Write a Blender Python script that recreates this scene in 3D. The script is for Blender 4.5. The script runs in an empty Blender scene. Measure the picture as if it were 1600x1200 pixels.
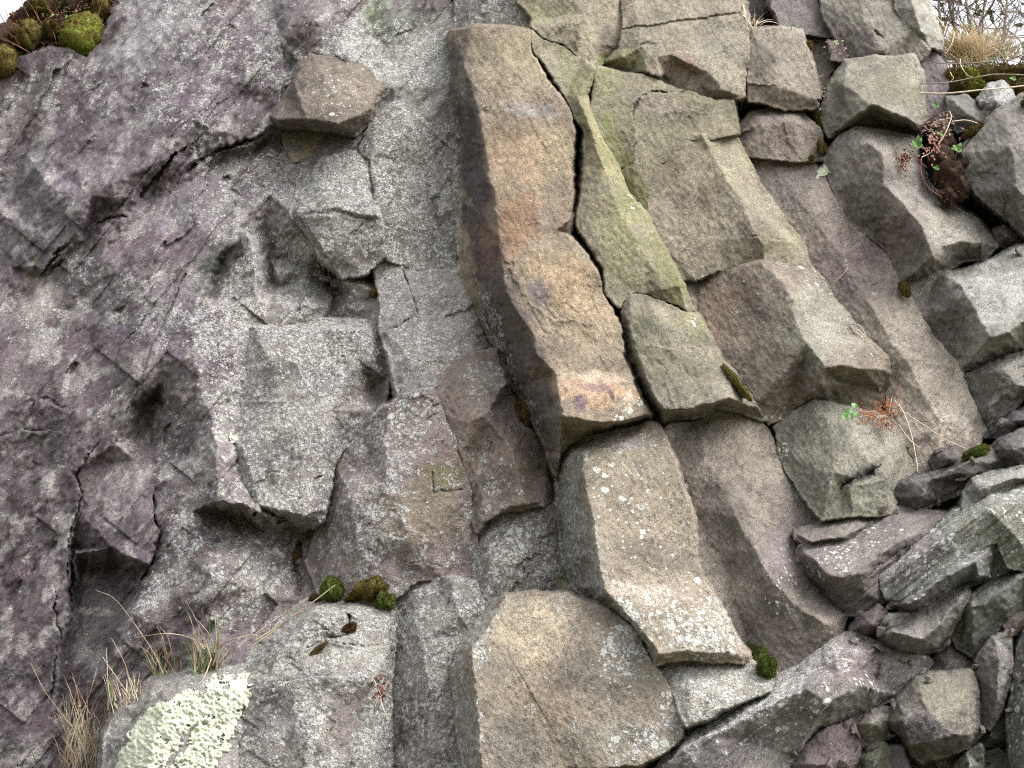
import bpy, math, random
import numpy as np
from mathutils import Vector, Matrix
from mathutils.geometry import delaunay_2d_cdt

SC = bpy.context.scene
R = math.radians
# ------------------------------------------------------------------ camera
HFOV = R(36.9); DIST = 6.0; PITCH = R(20.0); LEAN = R(15.0); EYE = (0.0, 0.0, 1.6)
cam_d = bpy.data.cameras.new("camera"); cam = bpy.data.objects.new("camera", cam_d)
SC.collection.objects.link(cam)
cam_d.sensor_width = 36.0; cam_d.lens = 18.0 / math.tan(HFOV / 2); cam_d.clip_end = 2000; cam_d.clip_start = 0.05
cam.location = EYE; cam.rotation_euler = (R(90) + PITCH, 0, 0)
SC.camera = cam
SC.cycles.use_denoising = False; SC.cycles.filter_width = 1.15; SC.cycles.max_bounces = 5; SC.cycles.diffuse_bounces = 3; SC.cycles.sample_clamp_indirect = 3
# ------------------------------------------------------------------ light: bright overcast, the sky open to the upper right
SUN_ELEV = R(52); SUN_AZ = R(68)          # azimuth: to the right of the viewer's back
SC.view_settings.view_transform = 'Standard'; SC.view_settings.look = 'None'
SC.view_settings.exposure = 1.62; SC.view_settings.gamma = 1.0
w = bpy.data.worlds.new("World"); SC.world = w; w.use_nodes = True
nt = w.node_tree; nt.nodes.clear()
sky = nt.nodes.new('ShaderNodeTexSky'); sky.sky_type = 'NISHITA'; sky.sun_disc = False
sky.sun_elevation = SUN_ELEV; sky.sun_rotation = math.pi - SUN_AZ
sky.air_density = 1.0; sky.dust_density = 4.0; sky.ozone_density = 1.0
hs = nt.nodes.new('ShaderNodeHueSaturation'); hs.inputs['Saturation'].default_value = 0.22
bg = nt.nodes.new('ShaderNodeBackground'); bg.inputs['Strength'].default_value = 0.15
wo = nt.nodes.new('ShaderNodeOutputWorld')
nt.links.new(sky.outputs[0], hs.inputs['Color']); nt.links.new(hs.outputs[0], bg.inputs['Color']); nt.links.new(bg.outputs[0], wo.inputs['Surface'])
sd = bpy.data.lights.new("sun", 'SUN'); sd.energy = 1.0; sd.angle = R(42); sd.color = (1.0, 0.965, 0.91)
sun = bpy.data.objects.new("sun", sd); SC.collection.objects.link(sun)
tosun = Vector((math.sin(SUN_AZ) * math.cos(SUN_ELEV), -math.cos(SUN_AZ) * math.cos(SUN_ELEV), math.sin(SUN_ELEV)))
sun.rotation_euler = tosun.to_track_quat('Z', 'Y').to_euler(); sun.location = (3, -4, 9)

# ------------------------------------------------------------------ where things stand
C0 = np.array(EYE); FW = np.array([0, math.cos(PITCH), math.sin(PITCH)]); UP = np.array([0, -math.sin(PITCH), math.cos(PITCH)]); RT = np.array([1.0, 0, 0])
NRM = np.array([0, -math.cos(LEAN), math.sin(LEAN)])     # the cliff leans back
P0 = C0 + FW * DIST; TH = math.tan(HFOV / 2)
def pos(px, py, h):
    """bearing (px, py) of the survey photograph and height h (cm) above the cliff's mean plane -> point in metres"""
    px = np.asarray(px, float); py = np.asarray(py, float); h = np.asarray(h, float)
    d = FW + ((px - 800) / 800 * TH)[..., None] * RT - ((py - 600) / 800 * TH)[..., None] * UP
    t = ((P0 - C0) @ NRM + h * 0.01) / (d @ NRM)
    return C0 + d * t[..., None]
def hash2(ix, iy, s):
    h = (ix.astype(np.int64) * 374761393 + iy.astype(np.int64) * 668265263 + s * 974711 + 12345) & 0xffffffff
    h = ((h ^ (h >> 13)) * 1274126177) & 0xffffffff
    h = ((h ^ (h >> 16)) * 2246822519) & 0xffffffff
    return ((h ^ (h >> 13)) & 0xffffff) / float(0x1000000)
def gn(x, y, s):
    xi = np.floor(x); yi = np.floor(y); xf = x - xi; yf = y - yi
    u = xf ** 3 * (xf * (xf * 6 - 15) + 10); v = yf ** 3 * (yf * (yf * 6 - 15) + 10)
    def g(a, b):
        t = hash2(xi + a, yi + b, s) * 6.2831853
        return np.cos(t) * (xf - a) + np.sin(t) * (yf - b)
    return 1.5 * ((g(0, 0) * (1 - u) + g(1, 0) * u) * (1 - v) + (g(0, 1) * (1 - u) + g(1, 1) * u) * v)
def fbm(x, y, s, o=4, g=0.5):
    r = 0; a = 1.0
    for k in range(o):
        r = r + a * gn(x, y, s + k * 17); x = x * 2.03 + 7.1; y = y * 2.03 - 3.3; a *= g
    return r
def scales(x, y, s, k=0.55, tilt=0.9):
    """overlapping tilted flakes: the top of many low caps, each with its own slope"""
    xi = np.floor(x); yi = np.floor(y); best = np.full(x.shape, -9.0)
    for a in (-1, 0, 1):
        for b in (-1, 0, 1):
            cx = xi + a; cy = yi + b
            dx = x - cx - hash2(cx, cy, s); dy = y - cy - hash2(cx, cy, s + 1)
            p = (hash2(cx, cy, s + 2) - .5) * tilt + (hash2(cx, cy, s + 3) - .5) * tilt * 1.6 * dx + (hash2(cx, cy, s + 4) - .5) * tilt * 1.6 * dy - k * (dx * dx + dy * dy)
            best = np.maximum(best, p)
    return best
def rot(x, y, a, asp):
    c, s = math.cos(R(a)), math.sin(R(a))
    return (x * c + y * s) / asp, -x * s + y * c
def sst(a, b, x):
    t = np.clip((x - a) / (b - a), 0, 1); return t * t * (3 - 2 * t)
def pts(s):
    return [tuple(float(v) for v in q.split(',')) for q in s.replace('\n', ' ').split(';') if q.strip()]
def seg_dist(X, Y, A, B):
    vx, vy = B[0] - A[0], B[1] - A[1]; L = vx * vx + vy * vy + 1e-9
    t = np.clip(((X - A[0]) * vx + (Y - A[1]) * vy) / L, 0, 1)
    dx = X - A[0] - t * vx; dy = Y - A[1] - t * vy
    return np.sqrt(dx * dx + dy * dy), t, (vx * (Y - A[1]) - vy * (X - A[0])) / math.sqrt(L)

# ------------------------------------------------------------------ objects
COL = SC.collection
def tag(o, label, cat, group=None, kind=None):
    o['label'] = label; o['category'] = cat
    if group: o['group'] = group
    if kind: o['kind'] = kind
    return o
def lin(c):
    c = np.asarray(c, float) / 255.0
    return np.where(c <= 0.04045, c / 12.92, ((c + 0.055) / 1.055) ** 2.4)
def mesh_obj(name, V, F, mat, parent=None, loc=None, smooth=True, colors=None):
    """F: (n,4) or (n,3) index array, or list of both; V in world metres, origin moved to loc"""
    V = np.asarray(V, float)
    if loc is None: loc = V.mean(0)
    loc = np.asarray(loc, float)
    Fs = F if isinstance(F, list) else [F]
    Fs = [np.asarray(f, np.int64) for f in Fs if len(f)]
    me = bpy.data.meshes.new(name)
    me.vertices.add(len(V)); me.vertices.foreach_set('co', (V - loc).astype(np.float32).ravel())
    li = np.concatenate([f.ravel() for f in Fs]); tot = np.concatenate([np.full(len(f), f.shape[1]) for f in Fs])
    st = np.concatenate([[0], np.cumsum(tot)[:-1]])
    me.loops.add(len(li)); me.loops.foreach_set('vertex_index', li.astype(np.int32))
    me.polygons.add(len(tot)); me.polygons.foreach_set('loop_start', st.astype(np.int32)); me.polygons.foreach_set('loop_total', tot.astype(np.int32))
    me.polygons.foreach_set('use_smooth', np.full(len(tot), smooth))
    me.update(calc_edges=True)
    for k, c in (colors or {}).items():
        at = me.color_attributes.new(k, 'FLOAT_COLOR', 'POINT')
        c4 = np.ones((len(V), 4), np.float32); c4[:, :c.shape[1]] = c; at.data.foreach_set('color', c4.ravel())
    me.materials.append(mat)
    o = bpy.data.objects.new(name, me); COL.objects.link(o)
    if parent is not None:
        o.parent = parent; o.location = Vector(loc) - parent.location
    else:
        o.location = loc
    return o

# ------------------------------------------------------------------ materials
def nodes(name):
    m = bpy.data.materials.new(name); m.use_nodes = True; n = m.node_tree; n.nodes.clear()
    out = n.nodes.new('ShaderNodeOutputMaterial'); b = n.nodes.new('ShaderNodeBsdfPrincipled')
    n.links.new(b.outputs[0], out.inputs[0]); b.inputs['Roughness'].default_value = 0.9; b.inputs['Specular IOR Level'].default_value = 0.25
    return m, n, b
class G:
    def __init__(s, n): s.n = n
    def add(s, t, **kw):
        x = s.n.nodes.new('ShaderNode' + t)
        for k, v in kw.items(): setattr(x, k, v)
        return x
    def put(s, sock, v):
        if hasattr(v, 'is_linked') or hasattr(v, 'links'): s.n.links.new(v, sock)
        else: sock.default_value = v
    def m(s, op, a, b=0.0, c=0.0, clamp=False):
        x = s.add('Math', operation=op, use_clamp=clamp)
        for i, v in enumerate((a, b, c)): s.put(x.inputs[i], v)
        return x.outputs[0]
    def noise(s, vec, sc, det=4, ro=0.55, dist=0.0):
        x = s.add('TexNoise'); s.put(x.inputs['Vector'], vec); x.inputs['Scale'].default_value = sc; x.inputs['Detail'].default_value = det
        x.inputs['Roughness'].default_value = ro; x.inputs['Distortion'].default_value = dist
        return x.outputs['Fac']
    def mapr(s, v, a, b, c=0.0, d=1.0, smooth=True):
        x = s.add('MapRange', interpolation_type='SMOOTHSTEP' if smooth else 'LINEAR')
        for i, q in enumerate((v, a, b, c, d)): s.put(x.inputs[i], q)
        return x.outputs[0]
    def mix(s, f, a, b, mode='MIX'):
        x = s.add('Mix', data_type='RGBA', blend_type=mode)
        s.put(x.inputs[0], f); s.put(x.inputs[6], a); s.put(x.inputs[7], b)
        return x.outputs[2]
def rock_material():
    m, n, b = nodes("weathered_rock"); g = G(n)
    geo = g.add('NewGeometry'); P = geo.outputs['Position']
    tint = g.add('Attribute', attribute_name='tint').outputs['Color']
    gr = g.add('SeparateColor'); ga = g.add('Attribute', attribute_name='growth'); n.links.new(ga.outputs['Color'], gr.inputs[0]); foli = ga.outputs['Alpha']
    crust, disk, film = gr.outputs[0], gr.outputs[1], gr.outputs[2]
    mp = g.add('Mapping'); n.links.new(P, mp.inputs[0]); mp.vector_type = 'TEXTURE'; mp.inputs['Rotation'].default_value = (0, R(-50), 0); mp.inputs['Scale'].default_value = (1.6, 1, .62)
    Q = mp.outputs[0]
    n1 = g.noise(P, 7, 5, .6); n2 = g.noise(Q, 34, 5, .68, .3); n3 = g.noise(P, 230, 2, .6); n4 = g.noise(Q, 95, 3, .6)
    # tone: broad weathering, grain, dark pits
    amp = g.mapr(g.noise(P, 5.5, 4, .6), .36, .62, .35, 1.15)
    tone = g.m('ADD', g.mapr(n1, .3, .7, .74, 1.22), g.m('MULTIPLY', amp, g.m('ADD', g.mapr(n2, .3, .72, -.26, .26), g.mapr(n3, .3, .7, -.25, .25))))
    pit = g.mapr(n4, .60, .70, 0, 1)
    tone = g.m('MULTIPLY', tone, g.m('SUBTRACT', 1.0, g.m('MULTIPLY', pit, .38)))
    col = g.mix(1.0, tint, tone, 'MULTIPLY')
    # iron and dark mineral variation
    ir = g.mapr(g.noise(Q, 21, 5, .7), .54, .72, 0, .42)
    col = g.mix(ir, col, g.mix(1.0, col, (1.14, .98, .84, 1), 'MULTIPLY'))
    dk = g.mapr(g.noise(P, 13, 6, .75, .5), .54, .66, 0, .58)
    col = g.mix(dk, col, g.mix(1.0, col, (.60, .60, .62, 1), 'MULTIPLY'))
    # dark mineral and old black lichen in small patches, and bleached ones
    where = g.mapr(g.noise(P, 4.5, 4, .6), .38, .60, .25, 1)
    bl = g.m('MULTIPLY', g.mapr(g.noise(Q, 62, 4, .74, .4), .51, .63, 0, .52), where)
    col = g.mix(bl, col, g.mix(1.0, col, (.40, .40, .43, 1), 'MULTIPLY'))
    pl = g.m('MULTIPLY', g.mapr(g.noise(Q, 47, 3, .7, .2), .53, .68, 0, .75), g.mapr(g.noise(P, 6, 3, .6), .4, .6, .2, 1))
    col = g.mix(pl, col, g.mix(1.0, col, (1.42, 1.36, 1.28, 1), 'MULTIPLY'))
    # slanting foliation of the left mass
    mf = g.add('Mapping'); n.links.new(P, mf.inputs[0]); mf.vector_type = 'TEXTURE'; mf.inputs['Rotation'].default_value = (0, R(-52), 0); mf.inputs['Scale'].default_value = (2.6, 1.3, .8)
    fo = g.noise(mf.outputs[0], 30, 4, .66, .6); fp = g.noise(mf.outputs[0], 11, 3, .6, .8)
    col = g.mix(g.m('MULTIPLY', g.mapr(fo, .54, .68, 0, .30), foli), col, g.mix(1.0, g.mix(n3, (.22, .21, .22, 1), (.40, .39, .385, 1)), (1, 1, 1, 1), 'MULTIPLY'))
    col = g.mix(g.m('MULTIPLY', g.mapr(fp, .44, .34, 0, .35), foli), col, g.mix(1.0, col, (.56, .50, .56, 1), 'MULTIPLY'))
    # thin green algae
    fm = g.m('MULTIPLY', g.mapr(g.noise(P, 48, 5, .7), .25, .65, .35, 1.0), film, clamp=True)
    col = g.mix(fm, col, g.mix(n3, (.105, .115, .022, 1), (.20, .215, .06, 1)))
    # grey crust lichen: small round plates, close set where it is dense
    def plates(sc, seed):
        wv = g.add('VectorMath', operation='ADD'); n.links.new(P, wv.inputs[0])
        nz = g.add('TexNoise'); n.links.new(P, nz.inputs['Vector']); nz.inputs['Scale'].default_value = sc * 1.7
        vm = g.add('VectorMath', operation='SCALE'); n.links.new(nz.outputs['Color'], vm.inputs[0]); vm.inputs['Scale'].default_value = .9 / sc
        n.links.new(vm.outputs[0], wv.inputs[1])
        vo = g.add('TexVoronoi'); n.links.new(wv.outputs[0], vo.inputs['Vector']); vo.inputs['Scale'].default_value = sc
        sp = g.add('SeparateColor'); n.links.new(vo.outputs['Color'], sp.inputs[0])
        field = g.m('ADD', g.m('MULTIPLY', sp.outputs[0], .34), g.m('MULTIPLY', g.mapr(nlow, .32, .68, 0, 1), .66))
        on = g.mapr(g.m('SUBTRACT', g.m('MULTIPLY', crust, 1.05), field), -.03, .06, 0, 1)
        body = g.mapr(vo.outputs['Distance'], .30, .62, 1, 0)
        return g.m('MULTIPLY', on, body), sp.outputs[1]
    nlow = g.noise(P, 22, 5, .68)
    pa, ra = plates(64, 0); pb, rb = plates(125, 1)
    lm = g.m('MAXIMUM', pa, g.m('MULTIPLY', pb, .9)); nl = lm
    lc = g.mix(g.m('MULTIPLY', g.m('ADD', g.m('MULTIPLY', ra, .45), g.m('ADD', g.m('MULTIPLY', rb, .35), g.m('MULTIPLY', n3, .4))), .9), (.22, .22, .20, 1), (.56, .56, .52, 1))
    lc = g.mix(g.mapr(g.noise(P, 9, 3, .5), .4, .65, 0, .8), lc, g.mix(1.0, lc, (.94, .94, 1.02, 1), 'MULTIPLY'))
    col = g.mix(g.m('MULTIPLY', lm, .86), col, lc)
    # pale round lichen
    def disks(sc, k):
        wv = g.add('VectorMath', operation='ADD'); n.links.new(P, wv.inputs[0])
        nz = g.add('TexNoise'); n.links.new(P, nz.inputs['Vector']); nz.inputs['Scale'].default_value = sc * 2.5
        vm = g.add('VectorMath', operation='SCALE'); n.links.new(nz.outputs['Color'], vm.inputs[0]); vm.inputs['Scale'].default_value = .55 / sc
        n.links.new(vm.outputs[0], wv.inputs[1])
        vo = g.add('TexVoronoi'); n.links.new(wv.outputs[0], vo.inputs['Vector']); vo.inputs['Scale'].default_value = sc
        sp = g.add('SeparateColor'); n.links.new(vo.outputs['Color'], sp.inputs[0])
        rad = g.m('ADD', .16, g.m('MULTIPLY', sp.outputs[1], .40))
        on = g.mapr(g.m('SUBTRACT', g.m('MULTIPLY', disk, k), sp.outputs[0]), -.02, .02, 0, 1)
        return g.m('MULTIPLY', g.mapr(g.m('SUBTRACT', rad, vo.outputs['Distance']), 0, .05, 0, 1), on)
    dm = g.m('MAXIMUM', disks(34, .8), disks(78, .9))
    col = g.mix(g.m('MULTIPLY', dm, .85), col, g.mix(n3, (.36, .37, .335, 1), (.60, .61, .57, 1)))
    n.links.new(col, b.inputs['Base Color'])
    ht = g.m('ADD', g.m('ADD', g.m('MULTIPLY', n2, .012), g.m('MULTIPLY', n3, .0048)), g.m('MULTIPLY', n4, -.004))
    ht = g.m('ADD', ht, g.m('ADD', g.m('MULTIPLY', lm, .0030), g.m('MULTIPLY', dm, .0012)))
    ht = g.m('ADD', ht, g.m('MULTIPLY', g.m('MULTIPLY', fo, foli), .006))
    bp = g.add('Bump'); bp.inputs['Strength'].default_value = 1.0; bp.inputs['Distance'].default_value = 1.0
    n.links.new(ht, bp.inputs['Height']); n.links.new(bp.outputs[0], b.inputs['Normal'])
    return m
ROCK = rock_material()

# ------------------------------------------------------------------ colours put on the stone: stains, some with painted shade, crust, algae (x, y, rx, ry, turn, colour, strength, blocks)
STAINS_SHADE = []; CRUSTS = []; DISKS = []; FILMS = []
def spots(lst, key, X, Y, wx):
    for s in lst:
        if len(s) > 7 and s[7] and key not in s[7].split(): continue
        if abs(s[0] - X.mean()) > 2 * max(s[2], s[3]) + np.ptp(X) or abs(s[1] - Y.mean()) > 2 * max(s[2], s[3]) + np.ptp(Y): continue
        u, v = rot(X - s[0], Y - s[1], s[4], 1.0)
        q = np.sqrt((u / s[2]) ** 2 + (v / s[3]) ** 2)
        yield s, sst(1.35, .55, q + wx * .55)
TOP = {}
TOPS = np.full((660, 860), -99.0)     # height of whatever rock shows, every 2 bearings, from -60
def top(px, py):
    return float(TOPS[int(np.clip((py + 60) / 2, 0, 659)), int(np.clip((px + 60) / 2, 0, 859))])
def at(px, py, dh=0.0):
    return Vector(pos(px, py, top(px, py) + dh))
SEED = [0]; SAT = .76
STYLE = dict(
    col=dict(rough=.45, fac=1.0, k=.3, fs=120, ang=60, asp=1.8, rnd=.3, fine=.22),
    crust=dict(rough=1.0, fac=2.2, k=.34, fs=84, ang=-56, asp=1.7, rnd=.5, fine=.28),
    shale=dict(rough=.8, fac=2.6, fs=40, ang=-38, asp=3.0, rnd=.3, fine=.2, lam=.8, k=.28),
    stone=dict(rough=.6, fac=2.2, fs=56, ang=-30, asp=1.5, rnd=.3, fine=.2, k=.28),
    mass=dict(rough=2.0, fac=6.0, fs=74, ang=-51, asp=2.4, rnd=1.0, fine=.30, foli=.8, k=.30),
    bed=dict(rough=3.0, fac=4.0, fs=60, ang=-45, asp=1.6, rnd=2.0, fine=.3))
def rock(key, name, label, cat, style, tint, outline, ridges=(), group=None, kind=None, l=0.0, d=0.0, f=0.0, cuts=(), step=1.7, back=22.0, warp=3.2, drop=2.3, margin=7.0, cap=True, grow=None, **kw):
    S = dict(STYLE[style]); S.update(kw); SEED[0] += 1; sd_ = SEED[0] * 101
    out = pts(outline); rid = [pts(r) for r in ridges]
    if S.get('boost'): rid = [[(a, b_, 8 + (c - 8) * S['boost']) for a, b_, c in r] if max(p[2] for p in r) <= 17 else r for r in rid]
    ox = np.array([p[0] for p in out]); oy = np.array([p[1] for p in out])
    pad = margin + warp + 9
    x0, x1 = np.floor((ox.min() - pad) / step) * step, ox.max() + pad; y0, y1 = np.floor((oy.min() - pad) / step) * step, oy.max() + pad
    X, Y = np.meshgrid(np.arange(x0, x1, step), np.arange(y0, y1, step))
    # irregular edges
    wx = X + warp * fbm(X / 46, Y / 46, sd_ + 1, 3) + warp * .45 * gn(X / 9, Y / 9, sd_ + 2)
    wy = Y + warp * fbm(X / 46, Y / 46, sd_ + 3, 3) + warp * .45 * gn(X / 9, Y / 9, sd_ + 4)
    n = len(out); D = np.full(X.shape, 1e9); HB = np.zeros(X.shape); IN = np.zeros(X.shape, bool)
    for i in range(n):
        A, B = out[i], out[(i + 1) % n]
        dd, t, _ = seg_dist(wx, wy, A, B); q = dd < D
        D = np.where(q, dd, D); HB = np.where(q, A[2] + (B[2] - A[2]) * t, HB)
        if A[1] != B[1]:
            c = ((A[1] > wy) != (B[1] > wy)) & (wx < (B[0] - A[0]) * (wy - A[1]) / (B[1] - A[1]) + A[0]); IN ^= c
    D = np.where(IN, D, -D) + (dict(crust=6.0, col=3.9, shale=4.6).get(style, 3.4) if grow is None else grow)
    # facets
    vs, es, hh = [], [], {}
    def vid(p):
        k = (round(p[0], 2), round(p[1], 2))
        if k not in hh: hh[k] = (len(vs), p[2]); vs.append(Vector(p[:2]))
        return hh[k][0]
    oi = [vid(p) for p in out]; es += [(oi[i], oi[(i + 1) % n]) for i in range(n)]
    for r in rid:
        q = [vid(p) for p in r]; es += [(q[i], q[i + 1]) for i in range(len(q) - 1)]
    zs = [None] * len(vs)
    for k, (i, z) in hh.items(): zs[i] = z
    V2, _, F2, OV, _, _ = delaunay_2d_cdt(vs, es, [], 0, 1e-4)
    z2 = []
    for i, v in enumerate(V2):
        if OV[i]: z2.append(zs[OV[i][0]])
        else:   # a crossing: take the nearest given height
            z2.append(zs[min(range(len(vs)), key=lambda j: (vs[j] - v).length)])
    H = HB.copy(); done = np.zeros(X.shape, bool)
    for tri in F2:
        a, b, c = (V2[i] for i in tri); den = (b.y - c.y) * (a.x - c.x) + (c.x - b.x) * (a.y - c.y)
        if abs(den) < 1e-6: continue
        l1 = ((b.y - c.y) * (wx - c.x) + (c.x - b.x) * (wy - c.y)) / den
        l2 = ((c.y - a.y) * (wx - c.x) + (a.x - c.x) * (wy - c.y)) / den
        q = (l1 >= -1e-6) & (l2 >= -1e-6) & (l1 + l2 <= 1 + 1e-6) & IN & ~done
        H = np.where(q, l1 * z2[tri[0]] + l2 * z2[tri[1]] + (1 - l1 - l2) * z2[tri[2]], H); done |= q
    for _ in range(S.get('soft', 1)):
        Hp = np.pad(H, 1, mode='edge'); H = (Hp[1:-1, 1:-1] * 4 + Hp[:-2, 1:-1] + Hp[2:, 1:-1] + Hp[1:-1, :-2] + Hp[1:-1, 2:]) / 8
    # relief
    u, v = rot(X, Y, S['ang'], S['asp'])
    big = fbm(u / 90, v / 90, sd_ + 5, 2); med = fbm(u / 28, v / 28, sd_ + 8, 3, .55); fin = fbm(u / 6.5, v / 6.5, sd_ + 11, 2, .6)
    H = H + S['rough'] * (.9 * big + .5 * med) + S['fine'] * fin
    H = H + S['fac'] * (scales(u / S['fs'] + .2 * med, v / S['fs'] + .2 * med, sd_ + 21, S.get('k', .55)) * .8 + .38 * scales(u / S['fs'] * 2.7 + 5, v / S['fs'] * 2.7, sd_ + 27, S.get('k', .55)) + .14 * scales(u / S['fs'] * 6.5, v / S['fs'] * 6.5, sd_ + 33))
    if S.get('ter'):
        tq = 2.2 * fbm(u / 75, v / 60, sd_ + 81, 4, .55) + .004 * v; H = H + S['ter'] * (np.floor(tq) + sst(.40, .60, tq - np.floor(tq)) - tq)
    if S.get('lam'): H = H + S['lam'] * (1 - 2 * np.abs(fbm(u / 34 / 1.6, v / 9, sd_ + 71, 2))) * sst(-.2, .5, fbm(u / 60, v / 30, sd_ + 75, 2))
    for cpts, cw, cd, lip in cuts:                      # cracks and steps inside one stone
        cp = pts(cpts); cdst = np.full(X.shape, 1e9); sg = np.zeros(X.shape)
        for i in range(len(cp) - 1):
            dd, t, s_ = seg_dist(wx, wy, cp[i], cp[i + 1]); tp = .35 + .65 * np.sin(np.pi * np.clip((i + t) / (len(cp) - 1), .02, .98))
            q = dd / tp < cdst; cdst = np.where(q, dd / tp, cdst); sg = np.where(q, np.sign(s_), sg)
        H = H - cd * np.exp(-(cdst / (cw * np.clip(.8 + .8 * fin, .2, 1.8))) ** 2) * np.clip(.62 + .7 * med, .05, 1.3)
        if lip: H = H + lip * np.exp(-cdst / (abs(lip) * 9)) * (sg > 0)
    # worn arrises, then the sides going back into the cliff
    chip = np.clip(.5 + 1.1 * fbm(X / 30, Y / 30, sd_ + 40, 2), .1, 2.0); ew = 4.5 * chip + 1
    H = H - S['rnd'] * chip * np.clip(1 - D / ew, 0, 1) ** 2
    H = H + np.minimum(D, 0) * drop
    K = D > -margin
    Q = K[:-1, :-1] & K[1:, :-1] & K[:-1, 1:] & K[1:, 1:]
    used = np.zeros(X.shape, bool); used[:-1, :-1] |= Q; used[1:, :-1] |= Q; used[:-1, 1:] |= Q; used[1:, 1:] |= Q
    idx = -np.ones(X.shape, int); idx[used] = np.arange(used.sum())
    xs, ys, hs_ = X[used], Y[used], H[used]
    V = pos(xs, ys, hs_)
    F = np.stack([idx[:-1, :-1][Q], idx[1:, :-1][Q], idx[1:, 1:][Q], idx[:-1, 1:][Q]], 1)
    # rim -> skirt -> closed back
    E = {}
    E = np.concatenate([F[:, [0, 1]], F[:, [1, 2]], F[:, [2, 3]], F[:, [3, 0]]])
    ky = np.minimum(E[:, 0], E[:, 1]) * (len(V) + 1) + np.maximum(E[:, 0], E[:, 1])
    _, inv, cnt = np.unique(ky, return_inverse=True, return_counts=True)
    rim = E[cnt[inv] == 1]; rv = np.unique(rim); mapb = -np.ones(len(V), int); mapb[rv] = len(V) + np.arange(len(rv))
    hb = np.minimum(hs_[rv] - 2, hs_.min() if not cap else np.percentile(hs_, 2)) - back
    cen = np.array([[xs.mean(), ys.mean()]]); sh = .96 if cap else 1.0
    bx = cen[0, 0] + (xs[rv] - cen[0, 0]) * sh; by = cen[0, 1] + (ys[rv] - cen[0, 1]) * sh
    VB = V[rv] + NRM * ((hb - hs_[rv]) * .01)[:, None]
    if cap: VB = VB.mean(0) + (VB - VB.mean(0)) * sh
    cenv = VB.mean(0)[None]
    side = np.stack([rim[:, 1], rim[:, 0], mapb[rim[:, 0]], mapb[rim[:, 1]]], 1)
    fan = np.stack([mapb[rim[:, 1]], mapb[rim[:, 0]], np.full(len(rim), len(V) + len(rv))], 1)
    VV = np.concatenate([V, VB, cenv])
    # colour of the stone, shade painted into some stains, and what grows on it
    grey = lambda c: (lambda q: q * SAT + (1 - SAT) * (q @ np.array([.3, .6, .1])))(lin(c))
    wn = fbm(xs / 34, ys / 34, sd_ + 50, 4, .6) * .8
    T = np.tile(grey(tint), (len(xs), 1)) * (1 + .10 * fbm(xs / 60, ys / 60, sd_ + 60, 3))[:, None]
    for s, mk in spots(STAINS_SHADE, key, xs, ys, wn):
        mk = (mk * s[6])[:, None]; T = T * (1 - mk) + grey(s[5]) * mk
    ad = 0
    if style == 'mass':
        a_, b_ = rot(xs, ys, -52, 2.0); q1 = fbm(a_ / 34, b_ / 34, 501, 5, .62); q2 = fbm(a_ / 52, b_ / 52, 601, 5, .6)
        m1 = (sst(.12, .50, q1) * .42)[:, None]; m2 = (sst(.0, .5, q2) * .75 * sst(470, 330, xs))[:, None]
        T = T * (1 - m2) + grey((88, 72, 80)) * m2; T = T * (1 - m1) + grey((164, 158, 154)) * m1; ad = .20 * sst(.1, .5, q1) - .12 * sst(420, 250, xs)
    gw = np.zeros((len(xs), 4)); gw[:, 0] = l; gw[:, 1] = d; gw[:, 2] = f; gw[:, 3] = S.get('foli', 0)
    for ch, lst in ((0, CRUSTS), (1, DISKS), (2, FILMS)):
        for s, mk in spots(lst, key, xs, ys, wn):
            gw[:, ch] = gw[:, ch] * (1 - mk) + s[5] * mk
    gw[:, 0] += .10 * wn + ad
    T = np.clip(T, .004, .9); ex = len(rv) + 1
    T = np.concatenate([T, np.tile(lin(tint) * .8, (ex, 1))]); gw = np.concatenate([np.clip(gw, 0, 1), np.zeros((ex, 4))])
    o = mesh_obj(name, VV, [F, side, fan] if cap else [F, side], ROCK, colors={'tint': T, 'growth': gw})
    tag(o, label, cat, group, kind or 'thing') if kind != 'structure' else o.__setitem__('kind', 'structure')
    # remember what shows
    gi = np.round((ys + 60) / 2).astype(int); gj = np.round((xs + 60) / 2).astype(int)
    ok = (gi >= 0) & (gi < 660) & (gj >= 0) & (gj < 860)
    np.maximum.at(TOPS, (gi[ok], gj[ok]), hs_[ok])
    return o
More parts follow.
